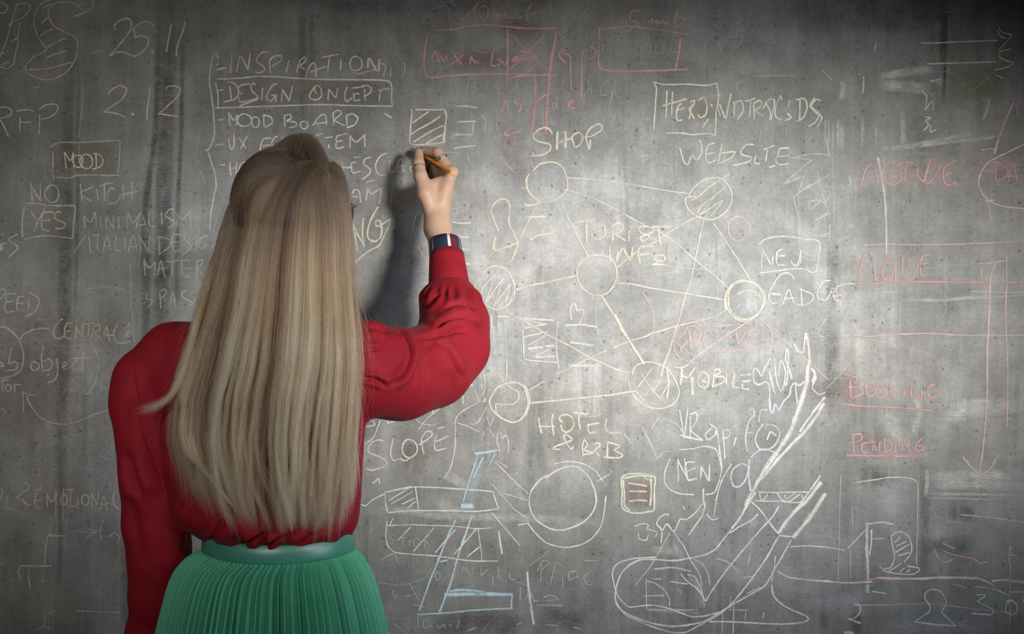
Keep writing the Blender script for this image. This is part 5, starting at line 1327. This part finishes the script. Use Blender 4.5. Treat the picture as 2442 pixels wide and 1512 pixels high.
srows = px_rows([(1304, 486, 842, .095, .0008, .012), (1312, 478, 848, .098, .0020, .010), (1322, 460, 856, .104, .0036, .009), (1336, 440, 864, .112, .0044, .008), (1356, 425, 875, .121, .0050, .006),
                 (1380, 414, 885, .129, .0054, .005), (1410, 405, 894, .136, .0056, .004), (1440, 398, 902, .142, .0058, .003), (1475, 389, 910, .147, .006, .002), (1512, 381, 917, .152, .0062, 0), (1560, 374, 926, .158, .0065, 0)])
for i in range(1, 13):
    z0, a0, b0, dx0, ph0, _ = srows[10]
    k = i / 12
    srows.append((z0 - (z0 - .40) * k, a0 + .085 * k, b0 + .09 * k, dx0, ph0 + .003 * k, 0))
SKIRT = ring_surface('skirt', srows, 1500, GREEN, PERSON, pleat, .003)
SKIRT['label'] = 'emerald green skirt with narrow pleats'
brows = px_rows([(1264, 486, 843, .0935, 0, .010), (1268, 484, 845.5, .0955, 0, .010), (1286, 483, 846.5, .0965, 0, .010), (1304, 482, 848, .0975, 0, .010), (1309, 483, 847, .0965, 0, .010)])
BANDW = ring_surface('waistband', brows, 220, SATIN, SKIRT, None, .003)
BANDW['label'] = 'shiny green satin waistband'
# ------------------------------------------------------------------ hair
HROWS = np.array([  # py, left, right, depth at the sides, bulge towards the camera
    (352, 672, 786, -.475, .045), (372, 636, 800, -.475, .075), (400, 598, 816, -.475, .098), (440, 566, 828, -.475, .115), (500, 539, 838, -.475, .126), (560, 521, 842, -.477, .130),
    (620, 504, 845, -.485, .124), (680, 491, 849, -.50, .114), (740, 476, 854, -.520, .104), (800, 456, 860, -.538, .098), (870, 438, 862, -.548, .094), (950, 414, 857, -.553, .092),
    (1050, 406, 848, -.556, .088), (1120, 424, 840, -.556, .086), (1180, 440, 832, -.558, .084), (1300, 510, 808, -.56, .082)], float)


def hrow(py, i):
    return np.interp(py, HROWS[:, 0], HROWS[:, i])


def sheet(th, py, depth):
    """Pixel x and depth y on the fall of hair: th -1..1 from the left edge round the back to the right edge."""
    a = th * math.pi / 2
    Lx, Rx = hrow(py, 1), hrow(py, 2)
    x = (Lx + Rx) / 2 + (Rx - Lx) / 2 * np.sin(a) * (1 - .25 * depth)
    y = hrow(py, 3) - hrow(py, 4) * np.cos(a) * (1 - depth) + .03 * depth
    return x, y


def smooth(x):
    x = np.clip(x, 0, 1)
    return x * x * (3 - 2 * x)


def tip_py(th):
    return np.interp(th, [-1, -.8, -.6, -.4, -.2, 0, .2, .4, .55, .7, .85, 1], [1110, 1150, 1192, 1228, 1250, 1262, 1268, 1262, 1245, 1215, 1180, 1140])


HRNG = np.random.default_rng(21)
NPT = 36
STR, COLR, RAD = [], [], []
NC = 120
NL = 46
lock_tone = HRNG.normal(0, .15, NL + 2)
cl_th = np.linspace(-1, 1, NC) + HRNG.normal(0, .006, NC)
cl_len = np.clip(HRNG.normal(-14, 44, NC), -130, 22)
cl_tone = np.clip(HRNG.normal(.52, .28, NC), 0, 1)
cl_ph = HRNG.uniform(0, 6.28, NC)
cl_amp = HRNG.normal(0, 8, NC)
cl_curl = HRNG.normal(0, 1, NC)
cl_dep = HRNG.uniform(0, .24, NC)
DARK, MID, LIGHT = np.array((.062, .034, .021)), np.array((.53, .305, .168)), np.array((.93, .62, .345))


def tone_colour(t):
    t = np.clip(t, 0, 1)
    if t < .5:
        return DARK + (MID - DARK) * (t / .5)
    return MID + (LIGHT - MID) * ((t - .5) / .5)


def add_strand(px, py, y, col, r):
    d = y - CAM_Y
    STR.append(np.stack([(px - 1221) / FPX * d, y, CAM_Z - (py - 756) / FPX * d], 1))
    COLR.append(col)
    RAD.append(r)


S01 = np.linspace(0, 1, NPT)


def strand(kind):
    c = HRNG.integers(NC)
    th0 = np.clip(cl_th[c] + HRNG.normal(0, .026), -1, 1)
    dep = np.clip(cl_dep[c] + HRNG.normal(0, .03), 0, .34)
    if HRNG.random() < .25:
        dep = np.clip(dep + .1, 0, .36)
    tip = tip_py(cl_th[c]) + cl_len[c] + HRNG.normal(0, 32) - 200 * (HRNG.random() < .14) * HRNG.random()
    tip = tip - .85 * max(0, tip - 1236 - 30 * HRNG.random())
    x540, y540 = sheet(th0, 545.0, dep * .4)
    if kind == 0:           # from the whorl at the crown
        p0 = np.array((742 + HRNG.normal(0, 13), 402 + HRNG.normal(0, 7)))
        y0 = -.572
        k = abs(th0)
        p1 = np.array((x540 + (742 - x540) * .20, 372 + 60 * (1 - k) + HRNG.normal(0, 5)))
        _, y1 = sheet(th0, 440.0, 0)
    elif kind == 1:         # swept up from the parting and over the front to the left
        s = HRNG.random()
        p0 = np.array((750 + 32 * s, 402 - 16 * s) + HRNG.normal(0, 3, 2))
        y0 = -.548 + .05 * s
        th0 = -1 + 1.1 * HRNG.random() ** 1.7
        x540, y540 = sheet(th0, 545.0, dep * .4)
        p1 = np.array((738 - 45 * HRNG.random(), 190 + 150 * HRNG.random()))
        y1 = -.50
    else:                   # from the parting to the right side
        s = HRNG.random()
        p0 = np.array((748 + 42 * s, 404 - 14 * s) + HRNG.normal(0, 3, 2))
        y0 = -.556 + .05 * s
        th0 = .45 + .55 * HRNG.random()
        x540, y540 = sheet(th0, 545.0, dep * .4)
        p1 = np.array((x540 - 4, 372 + 30 * HRNG.random()))
        y1 = -.52
    if kind != 0:
        c = int(np.argmin(np.abs(cl_th - th0 + HRNG.normal(0, .02))))
        tip = tip_py(cl_th[c]) + cl_len[c] + HRNG.normal(0, 24)
    # upper part: curve from the root to the fall
    n1 = 13
    t = np.linspace(0, 1, n1, endpoint=False)
    bx = (1 - t) ** 2 * p0[0] + 2 * t * (1 - t) * p1[0] + t * t * x540
    by = (1 - t) ** 2 * p0[1] + 2 * t * (1 - t) * p1[1] + t * t * 545
    bz = (1 - t) ** 2 * y0 + 2 * t * (1 - t) * (y1 - .018 * (kind == 0)) + t * t * y540
    t2 = np.linspace(0, 1, NPT - n1)
    py = 545 + (tip - 545) * t2
    conv = smooth(t2 * 1.05) * .86
    th = th0 + (cl_th[c] - th0) * conv
    dd = dep * (.4 + .6 * smooth(t2 * 3))
    fx, fy = sheet(th, py, dd)
    fx = fx + cl_amp[c] * np.sin(t2 * 4.2 + cl_ph[c]) * smooth(t2 * 1.6) + HRNG.normal(0, 2.0) * t2 + 3.0 * HRNG.normal() * np.sin(t2 * 7 + HRNG.random() * 6) * t2
    e = smooth((t2 - .72) / .28)
    inward = 10 if cl_th[c] < -.3 else -3
    fx = fx + e * e * (cl_curl[c] * 16 + inward + HRNG.normal(0, 4))
    fy = fy - .004 * np.abs(np.sin(t2 * 5 + cl_ph[c])) * smooth(t2 * 2.5) - e * .006 * HRNG.random()
    px, pyy, yy = np.concatenate([bx, fx]), np.concatenate([by, py]), np.concatenate([bz, fy])
    tone = cl_tone[c] + HRNG.normal(0, .24)
    tone += .10 * cl_th[c] + np.interp((cl_th[c] + 1) / 2 * NL, np.arange(NL + 2), lock_tone)
    if abs(cl_th[c] - .13) < .028:
        tone = .86 + HRNG.normal(0, .07)
    if abs(cl_th[c] + .02) < .05 or abs(cl_th[c] - .06) < .03:
        tone -= .16
    add_strand(px, pyy, yy, tone_colour(tone), HRNG.uniform(.00015, .00029))


for i in range(15500):
    q = HRNG.random()
    strand(0 if q < .83 else (1 if q < .925 else 2))
# flick of hair thrown out over the far shoulder
for i in range(170):
    s = HRNG.normal(0, 1)
    ctrl = np.array([(572 + 3 * s, 480), (520 + 4 * s, 600), (478 + 5 * s, 730), (452 + 4 * s, 830), (428 + 4 * s, 905 + 3 * s), (398, 952 + 5 * s), (346 + HRNG.normal(0, 14), 980 + 4 * s + HRNG.normal(0, 5))], float)
    P = catmull(ctrl)
    j = np.linspace(0, len(P) - 1, NPT)
    px, py = np.interp(j, np.arange(len(P)), P[:, 0]), np.interp(j, np.arange(len(P)), P[:, 1])
    y = np.interp(S01, [0, .3, .55, 1], [-.478, -.530, -.580, -.612]) + HRNG.normal(0, .002)
    add_strand(px, py, y, tone_colour(.60 + HRNG.normal(0, .16)), HRNG.uniform(.00018, .0003))
# the long loose locks hanging clear of the left edge and turning back in
for lock in range(5):
    x0 = 440 - 8 * lock + 16
    for i in range(75):
        s = HRNG.normal(0, 1)
        ctrl = np.array([(570 + 3 * s, 490), (516 + 3 * s, 620), (474 + 3 * s, 750), (x0 + 3 * s, 900), (x0 - 24 + 14 * lock + 4 * s, 1010), (x0 - 12 + 20 * lock + 4 * s, 1080 + 10 * lock), (x0 + 34 + 24 * lock + 8 * s, 1112 + 24 * lock + 8 * s)], float)
        P = catmull(ctrl)
        j = np.linspace(0, len(P) - 1, NPT)
        px, py = np.interp(j, np.arange(len(P)), P[:, 0]), np.interp(j, np.arange(len(P)), P[:, 1])
        y = np.interp(S01, [0, .3, .55, 1], [-.480, -.535, -.585, -.63]) + HRNG.normal(0, .003)
        add_strand(px, py, y, tone_colour(.58 + .05 * lock + HRNG.normal(0, .15)), HRNG.uniform(.00018, .0003))
# locks with turned ends at the bottom edge
for line in ([(585, 950), (566, 1090), (562, 1170), (590, 1226)], [(480, 930), (468, 1050), (490, 1128), (540, 1180)], [(720, 940), (712, 1100), (694, 1206), (640, 1262)],
             [(800, 940), (806, 1060), (800, 1160), (776, 1230)], [(540, 940), (520, 1080), (528, 1150), (570, 1205)],
             [(760, 940), (768, 1090), (776, 1180), (752, 1240)], [(690, 940), (676, 1080), (680, 1180), (720, 1250)], [(830, 930), (836, 1040), (826, 1120), (812, 1180)]):
    tn = HRNG.uniform(.48, .75)
    for i in range(75):
        s, k = HRNG.normal(0, 1), HRNG.normal(0, 1)
        P = catmull(np.array([(x + 7 * s * (1 - .6 * j / (len(line) - 1)), y_ + (9 * k if j else 0)) for j, (x, y_) in enumerate(line)], float))
        j = np.linspace(0, (len(P) - 1) * HRNG.uniform(.8, 1), NPT)
        px, py = np.interp(j, np.arange(len(P)), P[:, 0]), np.interp(j, np.arange(len(P)), P[:, 1])
        th_ = np.clip((line[0][0] - 640) / 225, -.95, .95)
        y0_ = float(sheet(th_, 950.0, .1)[1])
        y = y0_ - .010 * np.sin(S01 * 3) + HRNG.normal(0, .002)
        add_strand(px, py, y, tone_colour(tn + HRNG.normal(0, .14)), HRNG.uniform(.00015, .00026))
# stray hairs
for i in range(420):
    th = HRNG.choice([-1, 1]) * (1 - abs(HRNG.normal(0, .30)))
    st, en = HRNG.uniform(420, 900), 0
    ln = HRNG.uniform(120, 330)
    py = st + ln * S01
    x, y = sheet(th, py, 0)
    y = y - HRNG.uniform(.004, .02)
    x = x + HRNG.normal(0, 26) * S01 ** 2 + HRNG.normal(0, 14) * np.sin(S01 * HRNG.uniform(2, 5)) + np.sign(th) * 10 * S01 * HRNG.random()
    add_strand(x, py, y, tone_colour(.55 + HRNG.normal(0, .2)), .00011)
for i in range(130):
    x0 = HRNG.uniform(450, 850)
    py = HRNG.uniform(1080, 1180) + HRNG.uniform(40, 110) * S01
    x = x0 + HRNG.normal(0, 24) * S01 + HRNG.normal(0, 20) * np.sin(S01 * HRNG.uniform(1, 4))
    add_strand(x, py, np.full(NPT, -.644) + HRNG.normal(0, .006), tone_colour(.55 + HRNG.normal(0, .2)), .00012)
# short wisps at the parting and the right of the crown
for i in range(150):
    p0 = np.array((786 + HRNG.normal(0, 10), 392 + HRNG.normal(0, 8)))
    dx, dy = HRNG.uniform(10, 48), HRNG.uniform(-14, 26)
    x = p0[0] + dx * S01
    py = p0[1] + dy * S01 ** 1.6 - HRNG.uniform(0, 14) * np.sin(S01 * 3.1)
    add_strand(x, py, np.full(NPT, -.505) + .02 * S01, tone_colour(.75 + HRNG.normal(0, .2)), .00013)
for i in range(70):
    x0 = HRNG.uniform(640, 790)
    x = x0 + HRNG.uniform(-40, 34) * S01
    py0 = np.interp(x0, [640, 700, 745, 790], [372, 345, 334, 372])
    py = py0 - HRNG.uniform(2, 12) * np.sin(S01 * 3) + 14 * S01
    add_strand(x, py, np.full(NPT, -.49), tone_colour(.3 + HRNG.normal(0, .15)), .00012)


def hair_material():
    m, nt, out = new_mat('blonde_hair')
    at = N(nt, 'ShaderNodeAttribute', attribute_name='tone')
    hi = N(nt, 'ShaderNodeHairInfo')
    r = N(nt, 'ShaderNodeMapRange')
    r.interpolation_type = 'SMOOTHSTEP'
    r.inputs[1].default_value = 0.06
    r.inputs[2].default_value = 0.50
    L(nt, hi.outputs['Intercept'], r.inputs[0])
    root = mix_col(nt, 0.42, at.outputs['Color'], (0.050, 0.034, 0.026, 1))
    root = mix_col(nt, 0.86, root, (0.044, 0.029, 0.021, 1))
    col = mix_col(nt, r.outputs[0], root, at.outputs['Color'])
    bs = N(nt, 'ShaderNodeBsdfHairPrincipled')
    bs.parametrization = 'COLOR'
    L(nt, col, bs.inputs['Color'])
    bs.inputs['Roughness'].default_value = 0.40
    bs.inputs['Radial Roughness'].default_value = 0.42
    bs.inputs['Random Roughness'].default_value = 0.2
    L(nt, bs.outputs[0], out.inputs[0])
    return m


HAIR_MAT = hair_material()
m, nt, out = new_mat('hair_under')
pos = N(nt, 'ShaderNodeNewGeometry').outputs['Position']
f = noise(nt, scaled(nt, pos, (160, 160, 3)), 1.0, 3, 0.6, 0.3, 0.7)
bs = N(nt, 'ShaderNodeBsdfPrincipled', i_Roughness=0.5)
L(nt, mix_col(nt, f, (0.055, 0.038, 0.026, 1), (0.17, 0.115, 0.072, 1)), bs.inputs['Base Color'])
L(nt, bs.outputs[0], out.inputs[0])
HAIR_UNDER = m


def hair_volume():
    """The body of the hair under the strands: one closed fall from the crown down the back."""
    def f(P):
        d = ellipsoid(P, hp(0.004, -.020, .008), (.076, .097, .090), HR)
        # keep the face clear
        face = (P - HC) @ fd
        d = np.maximum(d, face - .050)
        lv = [(400, .8), (500, .80), (620, .80), (740, .80), (870, .84), (930, .74), (985, .60), (1020, .34)]
        rows = []
        for py, k in lv:
            l, r, yc, b = (float(hrow(py, i)) for i in (1, 2, 3, 4))
            yc2 = yc - b * .18
            b2 = b * .58
            mid, half = (l + r) / 2, (r - l) / 2 * k
            p, q = W(mid - half, py, yc2), W(mid + half, py, yc2)
            rows.append((p.z, (p.x + q.x) / 2, yc2, (q.x - p.x) / 2, b2))
        d2 = loft(P, rows)
        fd2 = (P - HC) @ fd
        low = P[:, 2] < HC[2] - .12
        d2 = np.where(low, d2, np.maximum(d2, fd2 - .050))
        return smin(d, d2, 0.02)
    V, F = surface(f, (-.72, -.70, 1.02), (-.18, -.34, 1.76), 0.005)
    return relax(V, F, 3), F


V, F = hair_volume()
HAIR = np_mesh('hair', V, F, HAIR_UNDER, PERSON)
HAIR['label'] = 'long straight dark-rooted blonde hair falling to the waist'
hc = bpy.data.hair_curves.new('hair_strands')
hc.add_curves([NPT] * len(STR))
allp = np.concatenate(STR)
# keep every strand outside the scalp
_c, _r = hp(0.004, -.020, .010), np.array((.078, .0995, .093))
_q = (allp - _c) @ HR
_dn = np.clip(-_q[:, 2], 0, None)
_q[:, 2] = np.maximum(_q[:, 2], 0)
_q /= _r
_n = np.linalg.norm(_q, axis=1)
_lift = (1.0 + np.repeat(HRNG.uniform(0, .045, len(STR)), NPT)) * (1 - .30 * smooth(_dn / .15))
_in = (_n < _lift) & (_dn < .2) & (_n > .05)
_z = allp[:, 2].copy()
allp[_in] = (_c + ((_q[_in] / _n[_in][:, None] * _lift[_in][:, None]) * _r) @ HR.T)
_low = _in & (_dn > 0)
allp[_low, 2] = _z[_low]
allp = allp.astype(np.float32)
hc.attributes['position'].data.foreach_set('vector', allp.ravel())
ra_ = hc.attributes.new('radius', 'FLOAT', 'POINT') if 'radius' not in hc.attributes else hc.attributes['radius']
prof = (1 - .72 * S01 ** 3).astype(np.float32)
ra_.data.foreach_set('value', (np.array(RAD, np.float32)[:, None] * prof[None]).ravel())
ta = hc.attributes.new('tone', 'FLOAT_COLOR', 'CURVE')
ta.data.foreach_set('color', np.concatenate([np.clip(np.array(COLR), .01, 1), np.ones((len(COLR), 1))], 1).astype(np.float32).ravel())
hc.materials.append(HAIR_MAT)
HS = bpy.data.objects.new('hair_strands', hc)
COL.objects.link(HS)
HS.parent = HAIR
HS['kind'] = 'stuff'
# ------------------------------------------------------------------ pencil, rings, glasses


def plain(name, col, rough, metal=0.0, spec=0.5, **kw):
    m, nt, out = new_mat(name)
    pos = N(nt, 'ShaderNodeNewGeometry').outputs['Position']
    f = noise(nt, pos, 160, 3, 0.6, 0.3, 0.7)
    bs = N(nt, 'ShaderNodeBsdfPrincipled', i_Roughness=rough, i_Metallic=metal)
    bs.inputs['Specular IOR Level'].default_value = spec
    L(nt, mix_col(nt, f, col + (1,), tuple(c * .88 for c in col) + (1,)), bs.inputs['Base Color'])
    for k, v in kw.items():
        bs.inputs[k.replace('_', ' ')].default_value = v
    L(nt, bs.outputs[0], out.inputs[0])
    return m


def prism(name, a, b, prof, seg, mat, parent=None):
    """Turned or hexagonal rod from a to b: prof is (place 0-1, radius)."""
    a, b = np.array(a, float), np.array(b, float)
    t = (b - a) / np.linalg.norm(b - a)
    h = np.cross(t, (0, 0, 1.0))
    h /= np.linalg.norm(h)
    s = np.cross(t, h)
    V, F = [], []
    for u, r in prof:
        for k in range(seg):
            q = 2 * math.pi * k / seg + .3
            V.append(a + (b - a) * u + r * (math.cos(q) * h + math.sin(q) * s))
    n = len(prof)
    for i in range(n - 1):
        for k in range(seg):
            F.append((i * seg + k, i * seg + (k + 1) % seg, (i + 1) * seg + (k + 1) % seg, (i + 1) * seg + k))
    F.append(tuple(range(seg))[::-1])
    F.append(tuple(range((n - 1) * seg, n * seg)))
    o = mesh_obj(name, V, F, mat, parent, smooth=seg > 8)
    bm_fix(o.data)
    return o


pa, pb = Wp(983, 353, -.0015), Wp(1076, 411, -.118)
PENCIL = prism('pencil', pa + (pb - pa) * .155, pb, [(0, .0036), (.985, .0038), (1, .0034)], 6, plain('orange_pencil_paint', (.78, .33, .035), .35))
tag(PENCIL, 'short orange pencil held in the raised hand', 'pencil')
PP = prism('pencil_point', pa + (pb - pa) * .025, pa + (pb - pa) * .156, [(0, .0008), (1, .0035)], 20, plain('bare_wood', (.62, .40, .20), .6), PENCIL)
PP['label'] = 'bare wood point'
LD = prism('lead', pa, pa + (pb - pa) * .03, [(0, .0003), (1, .00095)], 12, plain('lead', (.05, .045, .04), .4), PP)


def torus(name, c, axis, R, r, mat, parent, seg=56, sub=12, sq=1.0):
    c, axis = np.array(c, float), np.array(axis, float)
    axis /= np.linalg.norm(axis)
    h = np.cross(axis, (0, 0, 1.0) if abs(axis[2]) < .9 else (1.0, 0, 0))
    h /= np.linalg.norm(h)
    s = np.cross(axis, h)
    V, F = [], []
    for i in range(seg):
        a = 2 * math.pi * i / seg
        d = math.cos(a) * h + math.sin(a) * s
        for j in range(sub):
            b = 2 * math.pi * j / sub
            V.append(c + d * (R + r * math.cos(b)) + axis * r * sq * math.sin(b))
    for i in range(seg):
        for j in range(sub):
            F.append((i * sub + j, ((i + 1) % seg) * sub + j, ((i + 1) % seg) * sub + (j + 1) % sub, i * sub + (j + 1) % sub))
    o = mesh_obj(name, V, F, mat, parent)
    bm_fix(o.data)
    return o


def blob(name, c, r, mat, parent, sub=2):
    import bmesh
    bm = bmesh.new()
    bmesh.ops.create_icosphere(bm, subdivisions=sub, radius=1.0)
    me = bpy.data.meshes.new(name)
    for v in bm.verts:
        v.co = Vector((c[0] + v.co.x * r[0], c[1] + v.co.y * r[1], c[2] + v.co.z * r[2]))
    bm.to_mesh(me)
    bm.free()
    o = bpy.data.objects.new(name, me)
    COL.objects.link(o)
    me.materials.append(mat)
    o.parent = parent
    return o


SILVER = plain('silver', (.62, .61, .58), .22, 1.0)
GOLD = plain('pale_gold', (.72, .58, .34), .22, 1.0)
STONE = plain('yellow_stone', (.50, .46, .12), .12, 0.0, .8)
DARKSTONE = plain('dark_stone', (.03, .04, .03), .15, 0.0, .8)
# index finger: double silver band with a small setting
ia, ib = Wp(1077, 413, -.088), Wp(1043, 364, -.068)
ax = ib - ia
ic = ia + ax * .66
R1 = torus('ring', ic - ax * .035, ax, RPX(13.2, -.07), .0013, SILVER, PERSON)
R1['label'] = 'silver double ring with a yellow stone on the index finger'
torus('ring_band', ic + ax * .055, ax, RPX(12.9, -.07), .0013, SILVER, R1)
tocam = np.array((0, CAM_Y, CAM_Z)) - ic
side = np.cross(ax, tocam)
side /= np.linalg.norm(side)
axn = ax / np.linalg.norm(ax)
pn = np.cross(side, axn)
pn = pn / np.linalg.norm(pn)
if pn @ tocam < 0:
    pn = -pn
if side[0] < 0:
    side = -side
q = RPX(13.6, -.07)
sd = side * .62 + pn * .78
s1 = blob('ring_stone', ic + sd * q, (.0029,) * 3, STONE, R1)
sd2 = side * .9 + pn * .43
s2 = blob('ring_stone', ic + sd2 * q * 1.02, (.0022,) * 3, DARKSTONE, R1)
# thumb: thin pale gold ring with beads
ta_, tb_ = Wp(1003, 420, -.100), Wp(998, 390, -.084)
tc = ta_ + (tb_ - ta_) * .62
R2 = torus('ring', tc, tb_ - ta_, RPX(15.5, -.09), .0011, GOLD, PERSON)
R2['label'] = 'thin beaded gold ring on the thumb'
tx = (tb_ - ta_) / np.linalg.norm(tb_ - ta_)
h = np.cross(tx, np.array((0, CAM_Y, CAM_Z)) - tc)
h /= np.linalg.norm(h)
g = np.cross(h, tx)
for k in range(7):
    a = math.radians(-66 + 22 * k)
    o = blob('ring_bead', tc + (math.sin(a) * h + math.cos(a) * (g if g[1] < 0 else -g)) * RPX(15.6, -.09), (.0017,) * 3, GOLD if k % 2 else SILVER, R2, 2)

# glasses with upswept corners
FRAME = plain('tortoiseshell', (.10, .045, .020), .22, 0.0, .6)
LENS, nt, out = new_mat('spectacle_lens')
gl = N(nt, 'ShaderNodeBsdfGlass', i_Roughness=0.0, i_IOR=1.12)
L(nt, gl.outputs[0], out.inputs[0])


def wire(name, pts, r, mat, parent, closed=False, sub=10):
    pts = [np.array(p, float) for p in pts]
    n = len(pts)
    V, F = [], []
    for i in range(n):
        a, b = pts[(i - 1) % n if closed else max(i - 1, 0)], pts[(i + 1) % n if closed else min(i + 1, n - 1)]
        t = (b - a) / np.linalg.norm(b - a)
        h_ = np.cross(t, fd if abs(t @ fd) < .9 else np.array((0, 0, 1.0)))
        h_ /= np.linalg.norm(h_)
        s_ = np.cross(t, h_)
        for k in range(sub):
            q_ = 2 * math.pi * k / sub
            V.append(pts[i] + r * (math.cos(q_) * h_ + math.sin(q_) * s_))
    for i in range(n if closed else n - 1):
        for k in range(sub):
            j = (i + 1) % n
            F.append((i * sub + k, i * sub + (k + 1) % sub, j * sub + (k + 1) % sub, j * sub + k))
    if not closed:
        F += [tuple(range(sub)), tuple(range((n - 1) * sub, n * sub))]
    o = mesh_obj(name, V, F, mat, parent)
    bm_fix(o.data)
    return o


GF, GU = .106, -.002
rim_pts = {}
for s in (-1, 1):
    P = []
    for k in range(40):
        a = 2 * math.pi * k / 40
        x, z = .024 * math.cos(a), .0165 * math.sin(a)
        z += .008 * max(0, math.cos(a - .75)) ** 6          # upswept outer corner
        x += .006 * max(0, math.cos(a - .62)) ** 8
        P.append(hp(s * (.034 + x), GF - .012 * (x / .03 if x > 0 else 0), GU + z))
    rim_pts[s] = P
GL = wire('glasses', rim_pts[1], .0017, FRAME, PERSON, True)
GL['label'] = 'brown cat-eye glasses'
wire('glasses_rim', rim_pts[-1], .0017, FRAME, GL, True)
wire('glasses_bridge', [hp(x, GF + .004 - 20 * x * x, GU + .006) for x in np.linspace(-.009, .009, 7)], .0018, FRAME, GL)
for s in (-1, 1):
    wire('glasses_temple', [hp(s * .0635, GF - .012, GU + .015), hp(s * .072, GF - .02, GU + .015), hp(s * .0815, .03, GU + .010), hp(s * .083, -.01, GU + .006), hp(s * .083, -.025, GU - .018)], .0018, FRAME, GL)
    c = sum(rim_pts[s]) / 40
    F_ = [(0, 1 + k, 1 + (k + 1) % 40) for k in range(40)]
    V_ = [c + fd * .001] + list(rim_pts[s])
    n_ = len(V_)
    V_ = V_ + [v - fd * .0012 for v in V_]
    F_ = F_ + [(n_ + a, n_ + c_, n_ + b) for a, b, c_ in F_] + [(1 + k, 1 + (k + 1) % 40, n_ + 1 + (k + 1) % 40, n_ + 1 + k) for k in range(40)]
    o = mesh_obj('lens', V_, F_, LENS, GL)
    bm_fix(o.data)
blob('glasses_stud', hp(.0640, GF - .0135, GU + .015), (.0026,) * 3, GOLD, GL)
